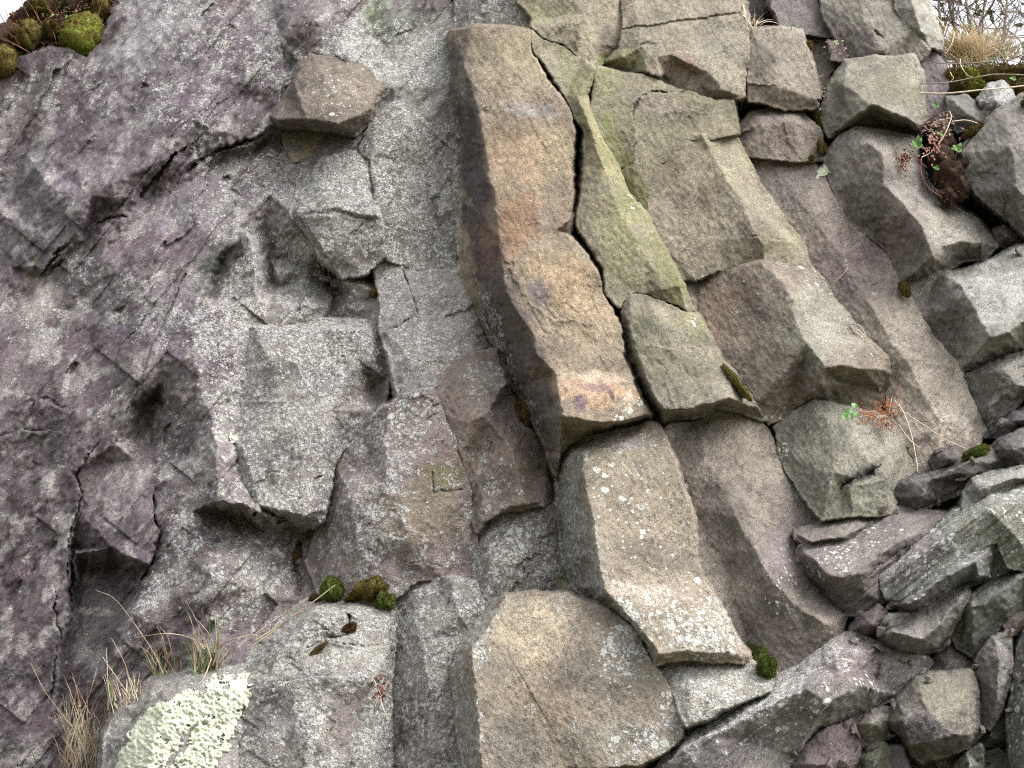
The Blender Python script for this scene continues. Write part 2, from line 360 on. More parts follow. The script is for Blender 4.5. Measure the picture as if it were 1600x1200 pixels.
# ------------------------------------------------------------------ stains (sRGB): stone colour, with shade painted into some faces
PUR = (112, 98, 106)
STAINS_SHADE += [
 (520, 420, 190, 130, 0, (132, 126, 118), .9, 'L'), (400, 620, 90, 190, 0, (126, 118, 114), .85, 'L'), (620, 110, 140, 90, 0, (126, 122, 114), .85, 'L'), (660, 300, 90, 160, 0, (122, 116, 108), .9, 'L'), (420, 880, 110, 110, 0, (124, 114, 110), .8, 'L'), (640, 480, 130, 60, 0, (130, 122, 116), .9, 'L'),
 # (x, y, rx, ry, turn, colour, strength, blocks)
 (60, 330, 60, 110, 10, (84, 80, 86), .9, 'L'), (40, 900, 80, 360, 8, (82, 72, 76), .8, 'L'), (95, 1000, 35, 170, 8, (78, 68, 74), .8, 'L'),
 (215, 650, 34, 52, 25, (78, 70, 70), .9, 'L'), (340, 420, 22, 40, 40, (70, 74, 68), .9, 'L'), (180, 860, 70, 60, 0, (84, 72, 82), .8, 'L'),
 (350, 120, 120, 70, -40, (112, 98, 110), .7, 'L'), (180, 220, 150, 80, -45, (108, 96, 106), .7, 'L'), (270, 330, 90, 70, -50, (124, 112, 122), .8, 'L'),
 (290, 520, 60, 130, -65, (112, 98, 112), .7, 'L'), (230, 40, 90, 40, -50, (150, 148, 152), .8, 'L'), (60, 480, 30, 60, 0, (158, 148, 138), .7, 'L'),
 (420, 340, 40, 24, 0, (128, 116, 122), .8, 'L'), (395, 250, 40, 40, 0, (112, 96, 84), .7, 'L'), (640, 60, 70, 60, 0, (128, 130, 118), .7, 'L'), (590, 30, 26, 40, 0, (110, 116, 100), .8, 'L'),
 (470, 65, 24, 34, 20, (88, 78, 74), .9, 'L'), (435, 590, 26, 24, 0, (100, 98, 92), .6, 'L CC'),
 (690, 290, 24, 50, 0, (98, 94, 88), .6, 'Q1'), (150, 955, 24, 7, 5, (158, 152, 142), .9, 'L'),
 # the rusty column
 (800, 110, 70, 60, 0, (142, 128, 102), .8, 'M1'), (815, 250, 60, 60, 0, (150, 126, 96), .8, 'M1'), (870, 240, 26, 50, 0, (152, 134, 102), .8, 'M1'),
 (830, 170, 40, 14, 0, (140, 132, 130), .7, 'M1'), (800, 360, 34, 60, 15, (140, 104, 74), .75, 'M1'), (880, 440, 60, 40, 30, (158, 132, 94), .7, 'M1'),
 (840, 460, 18, 26, 0, (98, 90, 92), .8, 'M1'), (880, 540, 34, 18, 0, (98, 88, 76), .6, 'M1'), (920, 500, 50, 50, 20, (148, 128, 98), .7, 'M1'), (935, 610, 64, 26, 0, (172, 138, 104), .85, 'M1'),
 (905, 628, 10, 14, 0, (92, 74, 92), .8, 'M1'), (935, 605, 40, 6, 5, (120, 94, 106), .6, 'M1'), (957, 620, 4, 12, -20, (70, 56, 56), .8, 'M1'), (945, 590, 60, 9, 5, (186, 164, 142), .7, 'M1'),
 (738, 260, 22, 190, -7, (74, 65, 69), .9, 'M1'), (795, 505, 34, 150, -18, (84, 73, 70), .9, 'M1'), (850, 640, 20, 70, -10, (92, 84, 78), .85, 'M1'), (720, 110, 10, 60, -6, (112, 104, 98), .6, 'M1'),  # dark purple left face, its shade painted into the colour as well
 (760, 380, 14, 40, 0, (110, 76, 62), .6, 'M1'),
 # the split column
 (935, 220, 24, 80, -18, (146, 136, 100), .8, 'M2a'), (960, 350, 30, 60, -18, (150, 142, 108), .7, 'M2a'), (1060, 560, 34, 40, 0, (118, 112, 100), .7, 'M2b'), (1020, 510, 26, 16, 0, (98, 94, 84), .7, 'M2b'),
 (1070, 545, 60, 8, 4, (150, 138, 124), .6, 'M2b'), (1090, 575, 40, 14, 20, (92, 86, 76), .6, 'M2b'), (1000, 590, 10, 40, -20, (112, 102, 84), .8, 'M2b'),
 # columns to the right
 (1060, 105, 40, 22, 10, (128, 106, 92), .8, 'T3'), (1050, 40, 60, 40, 0, (138, 130, 110), .6, 'T3'), (1130, 80, 30, 60, 0, (140, 134, 116), .6, 'T3'),
 (950, 60, 20, 30, 0, (106, 96, 86), .8, 'T2'), (850, 20, 40, 20, 0, (146, 140, 112), .7, 'T2'), (1030, 165, 50, 14, 10, (134, 120, 116), .7, 'M3'), (950, 180, 26, 40, 0, (116, 114, 94), .7, 'M3'),
 (1070, 290, 50, 70, -20, (124, 112, 92), .6, 'M4'), (1190, 365, 34, 24, 30, (106, 94, 84), .7, 'M4'), (1130, 240, 26, 30, 0, (146, 138, 118), .7, 'M4'), (1220, 340, 30, 40, -40, (144, 136, 116), .7, 'M4'), (1060, 380, 30, 40, -20, (142, 130, 108), .6, 'M4'),
 (1170, 480, 50, 40, 30, (96, 84, 74), .7, 'M5'), (1220, 560, 44, 40, 40, (98, 88, 78), .6, 'M5'), (1120, 480, 40, 50, 30, (122, 100, 84), .7, 'M5'), (1205, 580, 26, 20, 0, (136, 124, 110), .6, 'M5'), (1190, 560, 9, 9, 0, (150, 140, 126), .8, 'M5'),  # dark brown of the left face, with its shade mixed in
 (1290, 500, 60, 60, 40, (138, 138, 124), .7, 'M5'), (1330, 600, 50, 26, 10, (112, 106, 88), .8, 'M5'),
 (1230, 290, 50, 40, 0, (112, 104, 100), .7, 'M6'), (1330, 420, 60, 60, 40, (122, 106, 104), .8, 'M6'), (1470, 610, 80, 110, 30, (190, 176, 158), .9, 'M6'), (1400, 540, 40, 70, 30, (160, 150, 134), .7, 'M6'), (1380, 450, 40, 30, 30, (140, 128, 118), .6, 'M6'),
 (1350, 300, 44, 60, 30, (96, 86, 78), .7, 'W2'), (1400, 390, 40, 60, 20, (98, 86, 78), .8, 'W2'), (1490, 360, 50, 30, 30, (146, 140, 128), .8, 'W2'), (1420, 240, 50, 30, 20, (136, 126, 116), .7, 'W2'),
 (1380, 130, 50, 30, 0, (124, 120, 104), .7, 'W1'), (1320, 165, 26, 34, 0, (98, 92, 82), .7, 'W1'), (1480, 500, 44, 70, 30, (92, 82, 76), .8, 'W3'), (1560, 460, 50, 60, 0, (148, 148, 140), .9, 'W3'), (1540, 600, 40, 40, 0, (98, 92, 86), .7, 'W4'),
 (1320, 100, 60, 70, 0, (118, 106, 108), .6, 'V2'), (1470, 100, 40, 40, 0, (116, 104, 108), .6, 'V4'),
 (1260, 700, 50, 50, 30, (110, 106, 92), .7, 'N1'), (1400, 690, 60, 40, 30, (150, 146, 132), .8, 'N1'), (1310, 780, 60, 30, 0, (124, 124, 106), .7, 'N1'), (1345, 742, 42, 9, -30, (72, 68, 64), .85, 'N1'),
 (1130, 790, 30, 70, -20, (92, 84, 76), .8, 'N2'), (1080, 720, 20, 40, 0, (112, 102, 92), .6, 'N2'), (1180, 710, 50, 50, 20, (140, 128, 114), .7, 'N2'), (1230, 850, 40, 60, 20, (126, 114, 112), .7, 'N2'), (1210, 970, 60, 50, 30, (94, 86, 82), .75, 'N2'),  # dark left face: lichen colour and painted shade together
 (960, 720, 40, 30, 0, (148, 138, 116), .7, 'N3'), (1000, 800, 60, 60, 0, (134, 122, 102), .7, 'N3'), (1020, 870, 50, 26, 10, (112, 104, 92), .6, 'N3'), (1010, 930, 70, 18, 8, (164, 152, 136), .8, 'N3'), (960, 690, 50, 10, 5, (150, 138, 138), .6, 'N3'),
 (890, 820, 30, 120, -6, (118, 116, 108), .7, 'N3'), (1040, 990, 60, 30, 10, (132, 124, 108), .6, 'N3'),
 (830, 990, 60, 50, 0, (162, 146, 118), .7, 'O1'), (850, 1090, 70, 50, 0, (120, 104, 84), .7, 'O1'), (930, 1060, 60, 40, 30, (104, 98, 90), .6, 'O1'), (800, 1160, 50, 50, 0, (104, 98, 92), .7, 'O1'), (960, 1150, 70, 30, 0, (124, 118, 106), .6, 'O1'),
 (690, 720, 50, 60, 0, (124, 106, 98), .6, 'Qa Qb'), (660, 800, 70, 50, 0, (126, 112, 90), .7, 'Qa'), (820, 720, 40, 60, 0, (118, 100, 84), .7, 'Qb'), (750, 690, 20, 50, 30, (104, 90, 76), .7, 'Qb'), (700, 745, 30, 24, 0, (104, 92, 74), .7, 'Qa'),
 (1180, 1150, 90, 40, -25, (112, 104, 104), .7, 'P1'), (1340, 1040, 60, 40, 0, (112, 98, 98), .7, 'P1'), (1290, 920, 50, 40, 20, (96, 86, 84), .8, 'Z2'), (1490, 870, 40, 50, -40, (120, 128, 120), .7, 'Z3'), (1420, 870, 50, 30, -40, (124, 110, 116), .7, 'Z3b'),
 (1440, 1140, 40, 24, 0, (104, 94, 98), .8, 'Z6'), (420, 1130, 50, 60, 20, (120, 112, 112), .6, 'D1'), (545, 1110, 30, 60, 20, (114, 102, 98), .7, 'D1'), (560, 1020, 50, 14, 0, (160, 154, 140), .7, 'D1'),
 (585, 590, 22, 44, 10, (92, 82, 74), .85, 'CC L'), (940, 150, 30, 60, 0, (130, 128, 100), .6, 'M3'),  # first entry: dark brown that deepens the shade of a recess
 (528, 452, 18, 42, 15, (88, 74, 68), .9, 'L'), (424, 430, 9, 50, 0, (98, 82, 76), .85, 'L'), (420, 385, 15, 18, 0, (82, 70, 66), .9, 'L'), (340, 415, 22, 44, 40, (72, 76, 70), .9, 'L'), (470, 66, 26, 36, 20, (84, 74, 70), .9, 'L'), (690, 300, 18, 70, 0, (90, 84, 78), .8, 'Q1'), (560, 395, 40, 26, 0, (108, 100, 90), .7, 'Q2'),
 (1040, 478, 60, 26, 20, (134, 126, 104), .85, 'M2b'),
]
CRUSTS += [
 # (x, y, rx, ry, turn, density, 0, blocks)
 (60, 140, 70, 40, -20, .45, 0, 'L'), (150, 150, 60, 60, 0, .42, 0, 'L'), (280, 160, 60, 70, -50, .48, 0, 'L'), (300, 40, 60, 90, -50, .52, 0, 'L'), (420, 90, 50, 60, 0, .55, 0, 'L'), (560, 90, 60, 80, 0, .62, 0, 'L'), (650, 90, 70, 50, 0, .68, 0, 'L'),
 (60, 490, 50, 60, 0, .5, 0, 'L'), (120, 430, 40, 40, 0, .42, 0, 'L'), (200, 480, 50, 120, -60, .52, 0, 'L'), (160, 640, 50, 60, 0, .46, 0, 'L'), (330, 300, 60, 60, -40, .45, 0, 'L'), (420, 290, 60, 50, -40, .7, 0, 'L'),
 (400, 420, 80, 80, 0, .72, 0, 'L'), (490, 440, 90, 90, 0, .66, 0, 'L'), (660, 330, 60, 160, 0, .55, 0, 'L'), (400, 620, 80, 160, 0, .6, 0, 'L'), (340, 520, 60, 60, 0, .75, 0, 'L'), (340, 640, 40, 90, 15, .6, 0, 'L'), (280, 700, 50, 90, 0, .42, 0, 'L'), (320, 860, 80, 90, 0, .56, 0, 'L'), (230, 930, 26, 90, 25, .6, 0, 'L'), (380, 900, 70, 80, 0, .52, 0, 'L'),
 (60, 1000, 60, 200, 0, .10, 0, 'L'), (110, 850, 30, 300, 8, .10, 0, 'L'), (40, 780, 60, 70, 0, .2, 0, 'L'), (40, 330, 50, 80, 0, .08, 0, 'L'), (215, 650, 36, 50, 25, .05, 0, 'L'), (340, 420, 20, 40, 40, .1, 0, 'L'), (185, 850, 60, 60, 0, .12, 0, 'L'),
 (470, 65, 24, 34, 20, .22, 0, 'L'), (420, 340, 40, 24, 0, .2, 0, 'L'), (490, 370, 20, 50, 0, .35, 0, 'L'), (525, 450, 20, 40, 20, .3, 0, 'L'), (420, 390, 14, 40, 0, .3, 0, 'L'),
 (660, 240, 60, 60, 0, .62, 0, 'Q1'), (580, 300, 20, 80, 0, .62, 0, 'Q1 Q2'), (690, 290, 22, 60, 0, .35, 0, 'Q1'),
 (720, 200, 12, 160, 0, .18, 0, 'M1'), (712, 360, 9, 160, 0, .6, 0, 'M1'), (775, 520, 14, 80, -20, .55, 0, 'M1'), (835, 660, 10, 50, -15, .5, 0, 'M1'),
 (590, 760, 70, 130, 20, .55, 0, 'Qa'), (600, 690, 16, 60, -20, .7, 0, 'Qa'), (560, 850, 40, 60, 0, .55, 0, 'Qa'), (680, 780, 40, 60, 0, .30, 0, 'Qa'), (760, 590, 40, 50, 0, .42, 0, 'Qb'), (820, 730, 40, 50, 0, .22, 0, 'Qb'), (760, 760, 14, 60, 0, .45, 0, 'Qb'),
 (885, 820, 26, 130, -6, .64, 0, 'N3'), (935, 900, 12, 90, -8, .62, 0, 'N3'), (900, 700, 20, 20, 0, .6, 0, 'N3'),
 (985, 1010, 40, 60, 30, .62, 0, 'O1'), (740, 1010, 30, 70, 20, .66, 0, 'O1'), (725, 1130, 26, 100, 0, .62, 0, 'O1'), (1020, 1160, 60, 30, -20, .5, 0, 'O1'), (840, 1060, 90, 70, 0, .16, 0, 'O1'),
 (560, 1000, 60, 40, 0, .62, 0, 'D1'), (440, 1010, 50, 40, -30, .62, 0, 'D1'), (480, 1120, 30, 60, 0, .68, 0, 'D1'), (590, 1120, 30, 80, 0, .62, 0, 'D1'), (420, 1140, 40, 50, 0, .45, 0, 'D1'), (545, 1110, 24, 50, 10, .25, 0, 'D1'),
 (1120, 1060, 60, 30, 0, .70, 0, 'N4'), (1095, 990, 52, 36, 20, .62, 0, 'N3'), (985, 965, 26, 22, 30, .5, 0, 'N3'), (1130, 955, 30, 20, 20, .6, 0, 'N3'), (440, 560, 40, 40, 0, .5, 0, 'CC'), (500, 560, 60, 34, 0, .78, 0, 'CC'), (450, 720, 50, 40, 0, .5, 0, 'CC'), (540, 620, 50, 50, 0, .5, 0, 'CC'), (470, 790, 40, 20, 0, .6, 0, 'CC'), (1170, 1098, 140, 30, -28, .86, 0, 'P1'), (1300, 1030, 60, 30, -28, .55, 0, 'P1'), (1060, 1180, 50, 24, -20, .60, 0, 'P1'), (1200, 1160, 60, 40, 0, .34, 0, 'P1'),
 (340, 415, 24, 44, 40, .03, 0, 'L'), (528, 452, 16, 40, 15, .22, 0, 'L'), (424, 430, 10, 50, 0, .2, 0, 'L'), (420, 385, 15, 18, 0, .08, 0, 'L'), (440, 592, 28, 24, 0, .3, 0, 'CC'), (590, 600, 22, 40, 10, .22, 0, 'CC L'), (470, 66, 26, 36, 20, .2, 0, 'L'), (690, 300, 18, 60, 0, .3, 0, 'Q1'), (560, 400, 36, 18, 0, .35, 0, 'Q2'), (395, 880, 40, 40, 0, .35, 0, 'L'),
]
DISKS += [
 (1030, 960, 50, 26, 10, .7, 0, 'N3'), (1100, 980, 50, 50, 20, 1.0, 0, 'N3'), (1120, 950, 40, 22, 10, .9, 0, 'N3'), (975, 965, 24, 30, 0, .95, 0, 'N3'), (960, 800, 60, 60, 0, .22, 0, 'N3'), (1010, 695, 40, 20, 0, .55, 0, 'N3'), (930, 740, 30, 40, 0, .25, 0, 'N3'),
 (990, 625, 20, 26, 20, .75, 0, 'M1'), (970, 650, 20, 8, 0, .6, 0, 'M1'), (1000, 310, 20, 26, 0, .4, 0, 'M2a'), (1080, 500, 10, 10, 0, .6, 0, 'M2b'),
 (980, 1000, 40, 50, 30, .6, 0, 'O1'), (1050, 1100, 14, 40, -20, .8, 0, 'O1'), (1000, 1160, 60, 24, 0, .45, 0, 'O1'),
 (1320, 860, 70, 26, -25, .42, 0, 'Z2'), (1430, 880, 40, 50, -45, .5, 0, 'Z3b'), (1290, 1110, 120, 40, -25, .35, 0, 'P1'), (1150, 1110, 80, 30, -25, .7, 0, 'P1'), (1240, 900, 40, 60, 0, .22, 0, 'N2'),
 (410, 880, 50, 50, 0, .6, 0, 'L'), (640, 640, 60, 30, -20, .5, 0, 'Qa'), (700, 570, 30, 26, 0, .4, 0, 'Q3'), (820, 850, 40, 60, 0, .7, 0, 'Q5'), (1590, 1100, 20, 30, 0, .5, 0, 'Z8'), (1290, 440, 40, 20, 30, .35, 0, 'M5'), (1350, 830, 50, 20, -20, .3, 0, 'Z2'),
 (1200, 640, 60, 20, 0, .25, 0, 'M5'), (1225, 702, 8, 8, 0, 1, 0, 'N1'), (520, 150, 30, 30, 0, .3, 0, 'R0'),
]
FILMS += [
 (955, 250, 16, 80, -22, .45, 0, 'M2a'), (1000, 330, 24, 50, -28, .62, 0, 'M2a'), (1045, 410, 22, 50, -25, .6, 0, 'M2a'), (905, 120, 26, 50, -20, .4, 0, 'M2a'), (980, 400, 40, 60, -20, .4, 0, 'M2a'), (1060, 460, 14, 26, 0, .6, 0, 'M2a'),
 (980, 90, 34, 16, 0, .5, 0, 'T3'), (945, 95, 12, 14, 0, .7, 0, 'T2 T3'), (950, 130, 30, 20, 0, .35, 0, 'M3'), (985, 280, 20, 50, -20, .45, 0, 'M3'), (960, 220, 12, 60, -20, .6, 0, 'M3'), (840, 20, 40, 20, 0, .3, 0, 'T2'),
 (1090, 560, 60, 60, 0, .18, 0, 'M2b'), (1080, 500, 26, 30, -20, .4, 0, 'M2b'), (580, 30, 20, 40, 0, .3, 0, 'L'), (1140, 230, 60, 60, 0, .15, 0, 'M4'), (1220, 370, 40, 40, 0, .2, 0, 'M4'), (1020, 540, 60, 40, 0, .2, 0, 'M2b'), (1400, 130, 40, 30, 0, .18, 0, 'W1'), (1400, 690, 60, 50, 0, .08, 0, 'N1'),
 (1490, 790, 60, 40, 0, .12, 0, 'Z3b'), (1580, 850, 40, 60, 0, .2, 0, 'Z3b Z3'), (1480, 1090, 40, 40, 0, .16, 0, 'Z6'), (700, 745, 30, 24, 0, .3, 0, 'Qa'), (880, 910, 12, 24, 0, .5, 0, 'Q5'), (800, 70, 40, 20, 0, .18, 0, 'M1'),
]

# ------------------------------------------------------------------ the cliff behind everything
rock('BED', 'cliff', '', '', 'bed', (92, 86, 82), "-900,150,-22; 0,150,-22; 150,140,-20; 200,-10,-18; 220,-260,-20; 1390,-260,-22; 1400,-30,-22; 1430,90,-22; 1470,180,-22; 1560,200,-24; 1700,200,-26; 2400,330,-30; 2500,2600,0; 800,2600,20; -1000,2600,10", ["-200,500,-36; -200,1100,-36; 60,1100,-36; 300,1050,-34; 520,1000,-30; 600,500,-26", "820,60,2; 940,330,2; 1030,660,3; 1090,900,4; 1040,1060,6", "1180,120,-2; 1300,420,-2; 1420,700,0; 1440,860,12; 1420,1010,12; 1500,1090,8; 1560,1180,4"],
     kind='structure', step=8, back=240, cap=False, l=.25, warp=6, margin=16, drop=1.5)
LG = 'weathered masses at the left of the cliff'
rock('L', 'rock_buttress', 'huge purple grey rock mass with slanting grain, filling the left side of the cliff', 'rock', 'mass', (110, 99, 102),
     "-50,140,2; -10,114,4; 28,92,6; 66,76,8; 100,79,10; 134,97,9; 152,66,9; 172,30,9; 190,-6,9; 204,-50,9; 420,-50,16; 560,-50,20; 725,-50,18; 716,60,16; 712,180,10; 716,330,6; 722,430,4; 760,520,2; 800,640,0; 720,760,-2; 640,900,0; 600,1010,2; 560,1250,4; 200,1250,-4; 60,1250,-8; -50,1250,-6; -50,900,2; -50,600,2; -50,300,0",
     ["330,120,15; 300,190,16; 250,250,15; 205,310,12; 160,400,10", "430,186,18; 385,220,16; 330,250,14; 278,276,15; 222,308,10", "440,212,6; 390,238,7; 335,262,9; 285,286,10; 235,318,8",
      "20,420,7; 40,360,9; 90,300,12; 140,306,13; 130,350,11; 75,415,8", "10,300,2; 40,240,4; 80,235,6; 100,280,9", "60,430,4; 110,400,5; 150,350,7",
      "180,690,9; 205,628,9; 252,605,8; 262,640,7; 240,690,3; 210,715,5", "205,690,3; 225,640,2; 245,625,2",
      "250,560,11; 300,500,13; 340,400,13; 380,350,12; 420,300,11", "322,470,8; 345,410,8",
      "105,740,7; 122,800,6; 112,860,5; 100,980,4; 82,1120,2", "118,860,0; 108,980,-2; 92,1110,-4", "238,760,8; 246,830,8; 238,885,7; 205,960,7; 170,1040,5", "228,890,2; 195,960,0; 165,1020,-2", "120,865,6; 170,855,8; 222,880,9", "130,885,-2; 175,880,-3; 212,900,-2",
      "300,560,12; 330,650,13; 340,730,14; 342,782,16; 378,788,15", "340,802,3; 378,806,2; 420,836,3; 468,850,0; 500,830,0", "462,900,2; 470,940,4", "300,800,10; 330,900,12; 300,1000,9; 260,1050,5", "424,172,17; 440,140,21; 466,92,25; 486,82,26; 520,88,26; 556,90,25; 582,110,23; 602,134,19; 630,152,15", "455,100,20; 438,62,24; 450,40,27; 494,30,30; 502,50,28; 486,82,26",
      "520,60,25; 556,90,25", "602,134,19; 660,140,14", "585,-20,19; 588,60,18; 582,110,23", "410,300,10; 450,330,11; 500,380,10; 540,440,8; 600,465,8", "470,480,9; 540,475,5; 590,490,7", "430,420,8; 480,425,4; 530,446,2; 580,430,3; 615,420,5; 660,444,6", "516,420,2; 526,450,-1; 520,492,2", "418,372,4; 424,400,3; 428,450,5", "384,362,10; 404,470,11"],
     group=LG, l=.20, soft=1, warp=5, boost=2.2,
     cuts=[("430,196,0; 400,214,0; 350,234,0; 300,258,0; 280,276,0; 274,288,0", 4, 7, 0), ("272,238,0; 250,268,0; 222,306,0", 4, 8, 0), ("155,352,0; 175,338,0; 198,338,0", 3, 5, 0), 
           ("240,770,0; 247,830,0; 240,880,0; 224,905,0", 4, 8, 2), ("150,690,0; 118,738,0; 124,770,0; 114,830,0; 104,900,0", 3, 3, 1.5),  ("84,925,0; 92,1000,0; 76,1100,0", 3, 3, 1.5),
           ("560,585,0; 590,560,0; 612,620,0", 5, 4, 0), ("256,690,0; 268,660,0", 3, 4, 0), ("470,850,0; 460,880,0; 468,925,0", 8, 7, 0), ("20,640,0; 60,626,0; 110,640,0", 6, 1.2, 2.5), ("-20,690,0; 40,668,0; 85,676,0", 6, 1.2, 2.5), 
           ("60,425,0; 90,395,0; 110,380,0", 4, 5, 1), ("220,140,0; 232,134,0", 4, 4, 0), ("315,25,0; 335,8,0", 4, 4, 1), ("150,370,0; 210,300,0; 260,220,0; 340,150,0", 3, 1.5, 2), ("180,560,0; 240,480,0; 320,380,0; 360,330,0", 3, 1.5, 2.2), ("200,640,0; 240,540,0; 290,430,0", 3, 1.2, 1.5),
           ("260,120,0; 330,60,0; 400,-10,0", 3, 1, 1.6),  ])
rock('R0', 'rock_block', 'angular brown block jutting from the lichen covered face with a black crack beneath it', 'rock', 'stone', (116, 104, 92),
     "424,180,21; 446,150,22; 470,95,25; 486,86,26; 520,93,27; 551,93,26; 575,112,25; 598,134,22; 586,158,23; 577,192,19; 553,210,20; 520,204,21; 465,199,21; 441,194,20; 428,188,19",
     ["430,184,27; 480,188,38; 528,193,39; 560,180,36; 580,165,31; 598,134,24", "528,193,39; 520,140,37; 500,105,34; 486,86,29", "480,188,38; 460,140,33; 470,95,28", "551,93,31; 548,140,35; 560,180,36"], group='blocks wedged in the lichen covered face', l=.22, fac=1.0)
rock('R1', 'rock_block', 'small tan block tucked under the jutting brown block', 'rock', 'stone', (146, 132, 110),
     "441,202,8; 480,203,9; 522,210,10; 558,222,9; 556,238,10; 500,246,12; 462,248,12; 446,226,10", ["480,203,9; 478,246,13"], group='blocks wedged in the lichen covered face', l=.3)
rock('R2', 'rock_block', 'small wedge of grey stone against the right corner of the jutting brown block', 'rock', 'stone', (132, 124, 112),
     "582,176,10; 590,155,14; 600,137,15; 622,150,15; 628,166,14; 606,168,12; 590,178,10", [], group='blocks wedged in the lichen covered face', l=.4)
rock('Q1', 'rock_column', 'broad grey speckled column top between the jutting block and the tall rusty column', 'rock', 'crust', (116, 110, 102),
     "566,236,19; 586,192,19; 606,172,19; 630,163,19; 664,152,14; 695,158,13; 702,240,9; 706,330,8; 712,424,7; 660,436,9; 622,408,15; 598,396,18; 592,330,21; 584,248,23",
     ["584,248,23; 640,200,22; 690,190,12", "584,248,23; 620,330,19; 640,420,14", "672,200,16; 684,260,11; 700,310,6", "690,190,12; 700,300,8"], group='blocks wedged in the lichen covered face', l=.56)
rock('Q2', 'rock_block', 'squat block crusted in grey lichen with a sloping pale top, above the bulging undercut block', 'rock', 'crust', (128, 122, 116),
     "458,322,18; 470,292,14; 505,250,16; 560,240,18; 582,246,19; 588,300,19; 592,345,24; 598,398,19; 570,424,17; 536,430,14; 512,408,16; 486,366,18; 462,338,19",
     ["466,330,23; 500,325,26; 590,336,27; 592,345,24", "466,330,23; 500,385,22; 536,430,14", "505,250,16; 500,325,26", "582,246,19; 560,290,25; 500,325,26"], group='blocks wedged in the lichen covered face', l=.66,
     cuts=[("470,334,0; 520,334,0; 590,344,0", 3, .8, .6)])
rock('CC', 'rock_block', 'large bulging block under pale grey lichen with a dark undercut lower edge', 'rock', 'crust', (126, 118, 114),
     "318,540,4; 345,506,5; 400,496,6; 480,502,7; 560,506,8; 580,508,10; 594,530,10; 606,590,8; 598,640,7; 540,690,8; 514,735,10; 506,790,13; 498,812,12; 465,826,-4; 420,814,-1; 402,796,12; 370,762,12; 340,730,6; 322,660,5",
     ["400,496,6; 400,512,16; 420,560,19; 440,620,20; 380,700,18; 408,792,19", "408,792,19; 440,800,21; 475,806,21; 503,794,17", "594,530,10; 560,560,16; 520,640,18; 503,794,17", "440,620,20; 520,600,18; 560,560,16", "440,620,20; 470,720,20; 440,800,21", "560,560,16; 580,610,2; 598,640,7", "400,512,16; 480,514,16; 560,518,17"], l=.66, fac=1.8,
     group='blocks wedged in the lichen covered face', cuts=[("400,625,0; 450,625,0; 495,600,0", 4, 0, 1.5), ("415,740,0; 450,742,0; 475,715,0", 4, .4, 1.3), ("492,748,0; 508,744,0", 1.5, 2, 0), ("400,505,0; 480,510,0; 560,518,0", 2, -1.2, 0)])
rock('Q3', 'rock_block', 'pale grey shelf of rock sloping beside the foot of the rusty column', 'rock', 'crust', (136, 128, 124),
     "588,404,13; 622,404,14; 650,432,14; 716,424,11; 736,478,12; 784,540,3; 768,552,3; 738,550,18; 704,572,20; 672,608,20; 626,622,19; 612,560,17; 596,520,15; 598,462,14",
     ["622,404,14; 640,452,15; 652,492,16; 600,518,15.5", "652,492,16; 700,500,16; 736,478,12", "652,492,16; 690,560,22; 672,608,20", "612,560,17; 640,560,21; 690,560,22"], l=.5, group='blocks wedged in the lichen covered face',
     cuts=[("622,404,0; 640,450,0; 652,492,0", 2, 3, 1), ("596,520,0; 625,508,0; 650,492,0", 2, 1.5, 1)])
CG = 'jointed columns of the cliff'
rock('Qa', 'rock_column', 'stout lichen flecked column left of a thin slanting crack, standing over the mossy ledge', 'rock', 'crust', (124, 110, 106),
     "512,760,2; 520,712,4; 560,678,10; 606,640,22; 640,622,24; 670,610,25; 688,650,24; 708,700,21; 726,750,19; 736,800,17; 744,870,12; 742,905,12; 690,905,17; 654,902,18; 610,935,17; 560,945,12; 500,930,4; 484,880,0; 496,830,0",
     ["606,640,19; 602,690,23; 606,760,25; 640,840,25; 654,902,18", "520,712,10; 545,780,19; 560,850,20; 560,945,12", "606,760,25; 560,850,20", "670,610,23; 670,700,25; 690,790,23; 690,905,17"], l=.36, fac=1.1, group=CG,
     cuts=[("674,738,0; 676,770,0", 2, 1.6, 0), ("678,768,0; 720,764,0", 3, 2.0, 0), ("640,880,0; 690,884,0; 740,876,0", 3, .8, 1.5)])
rock('Qb', 'rock_column', 'brown column with a shallow scoop, tucked under the dark side of the rusty column', 'rock', 'col', (124, 110, 100),
     "674,606,19; 706,574,21; 740,554,21; 776,548,17; 794,552,4; 812,606,4; 832,660,4; 854,706,4; 866,776,4; 850,786,19; 820,792,21; 778,798,23; 756,812,21; 744,830,17; 738,790,17; 728,748,18; 710,700,19; 690,646,20",
     ["740,554,21; 744,620,25; 734,660,25; 720,700,22; 728,748,18", "734,660,25; 760,650,27; 790,600,21; 794,552,4", "760,650,27; 800,700,28; 820,786,27; 820,792,21", "748,672,22; 735,705,19; 745,760,21; 760,800,22", "760,650,27; 748,672,22"], l=.22, group=CG, soft=1)
rock('Q5', 'rock_column', 'short lichen greyed column stub below the scooped brown column', 'rock', 'crust', (124, 114, 106),
     "748,836,12; 768,812,15; 800,800,16; 850,796,14; 866,790,10; 876,850,8; 888,900,8; 900,930,10; 850,934,14; 800,938,16; 764,962,14; 740,940,12; 742,880,12",
     ["768,812,15; 762,880,20; 764,962,14", "800,800,16; 812,870,20; 800,938,16", "850,796,14; 862,880,13; 850,934,14"], l=.55, group=CG)
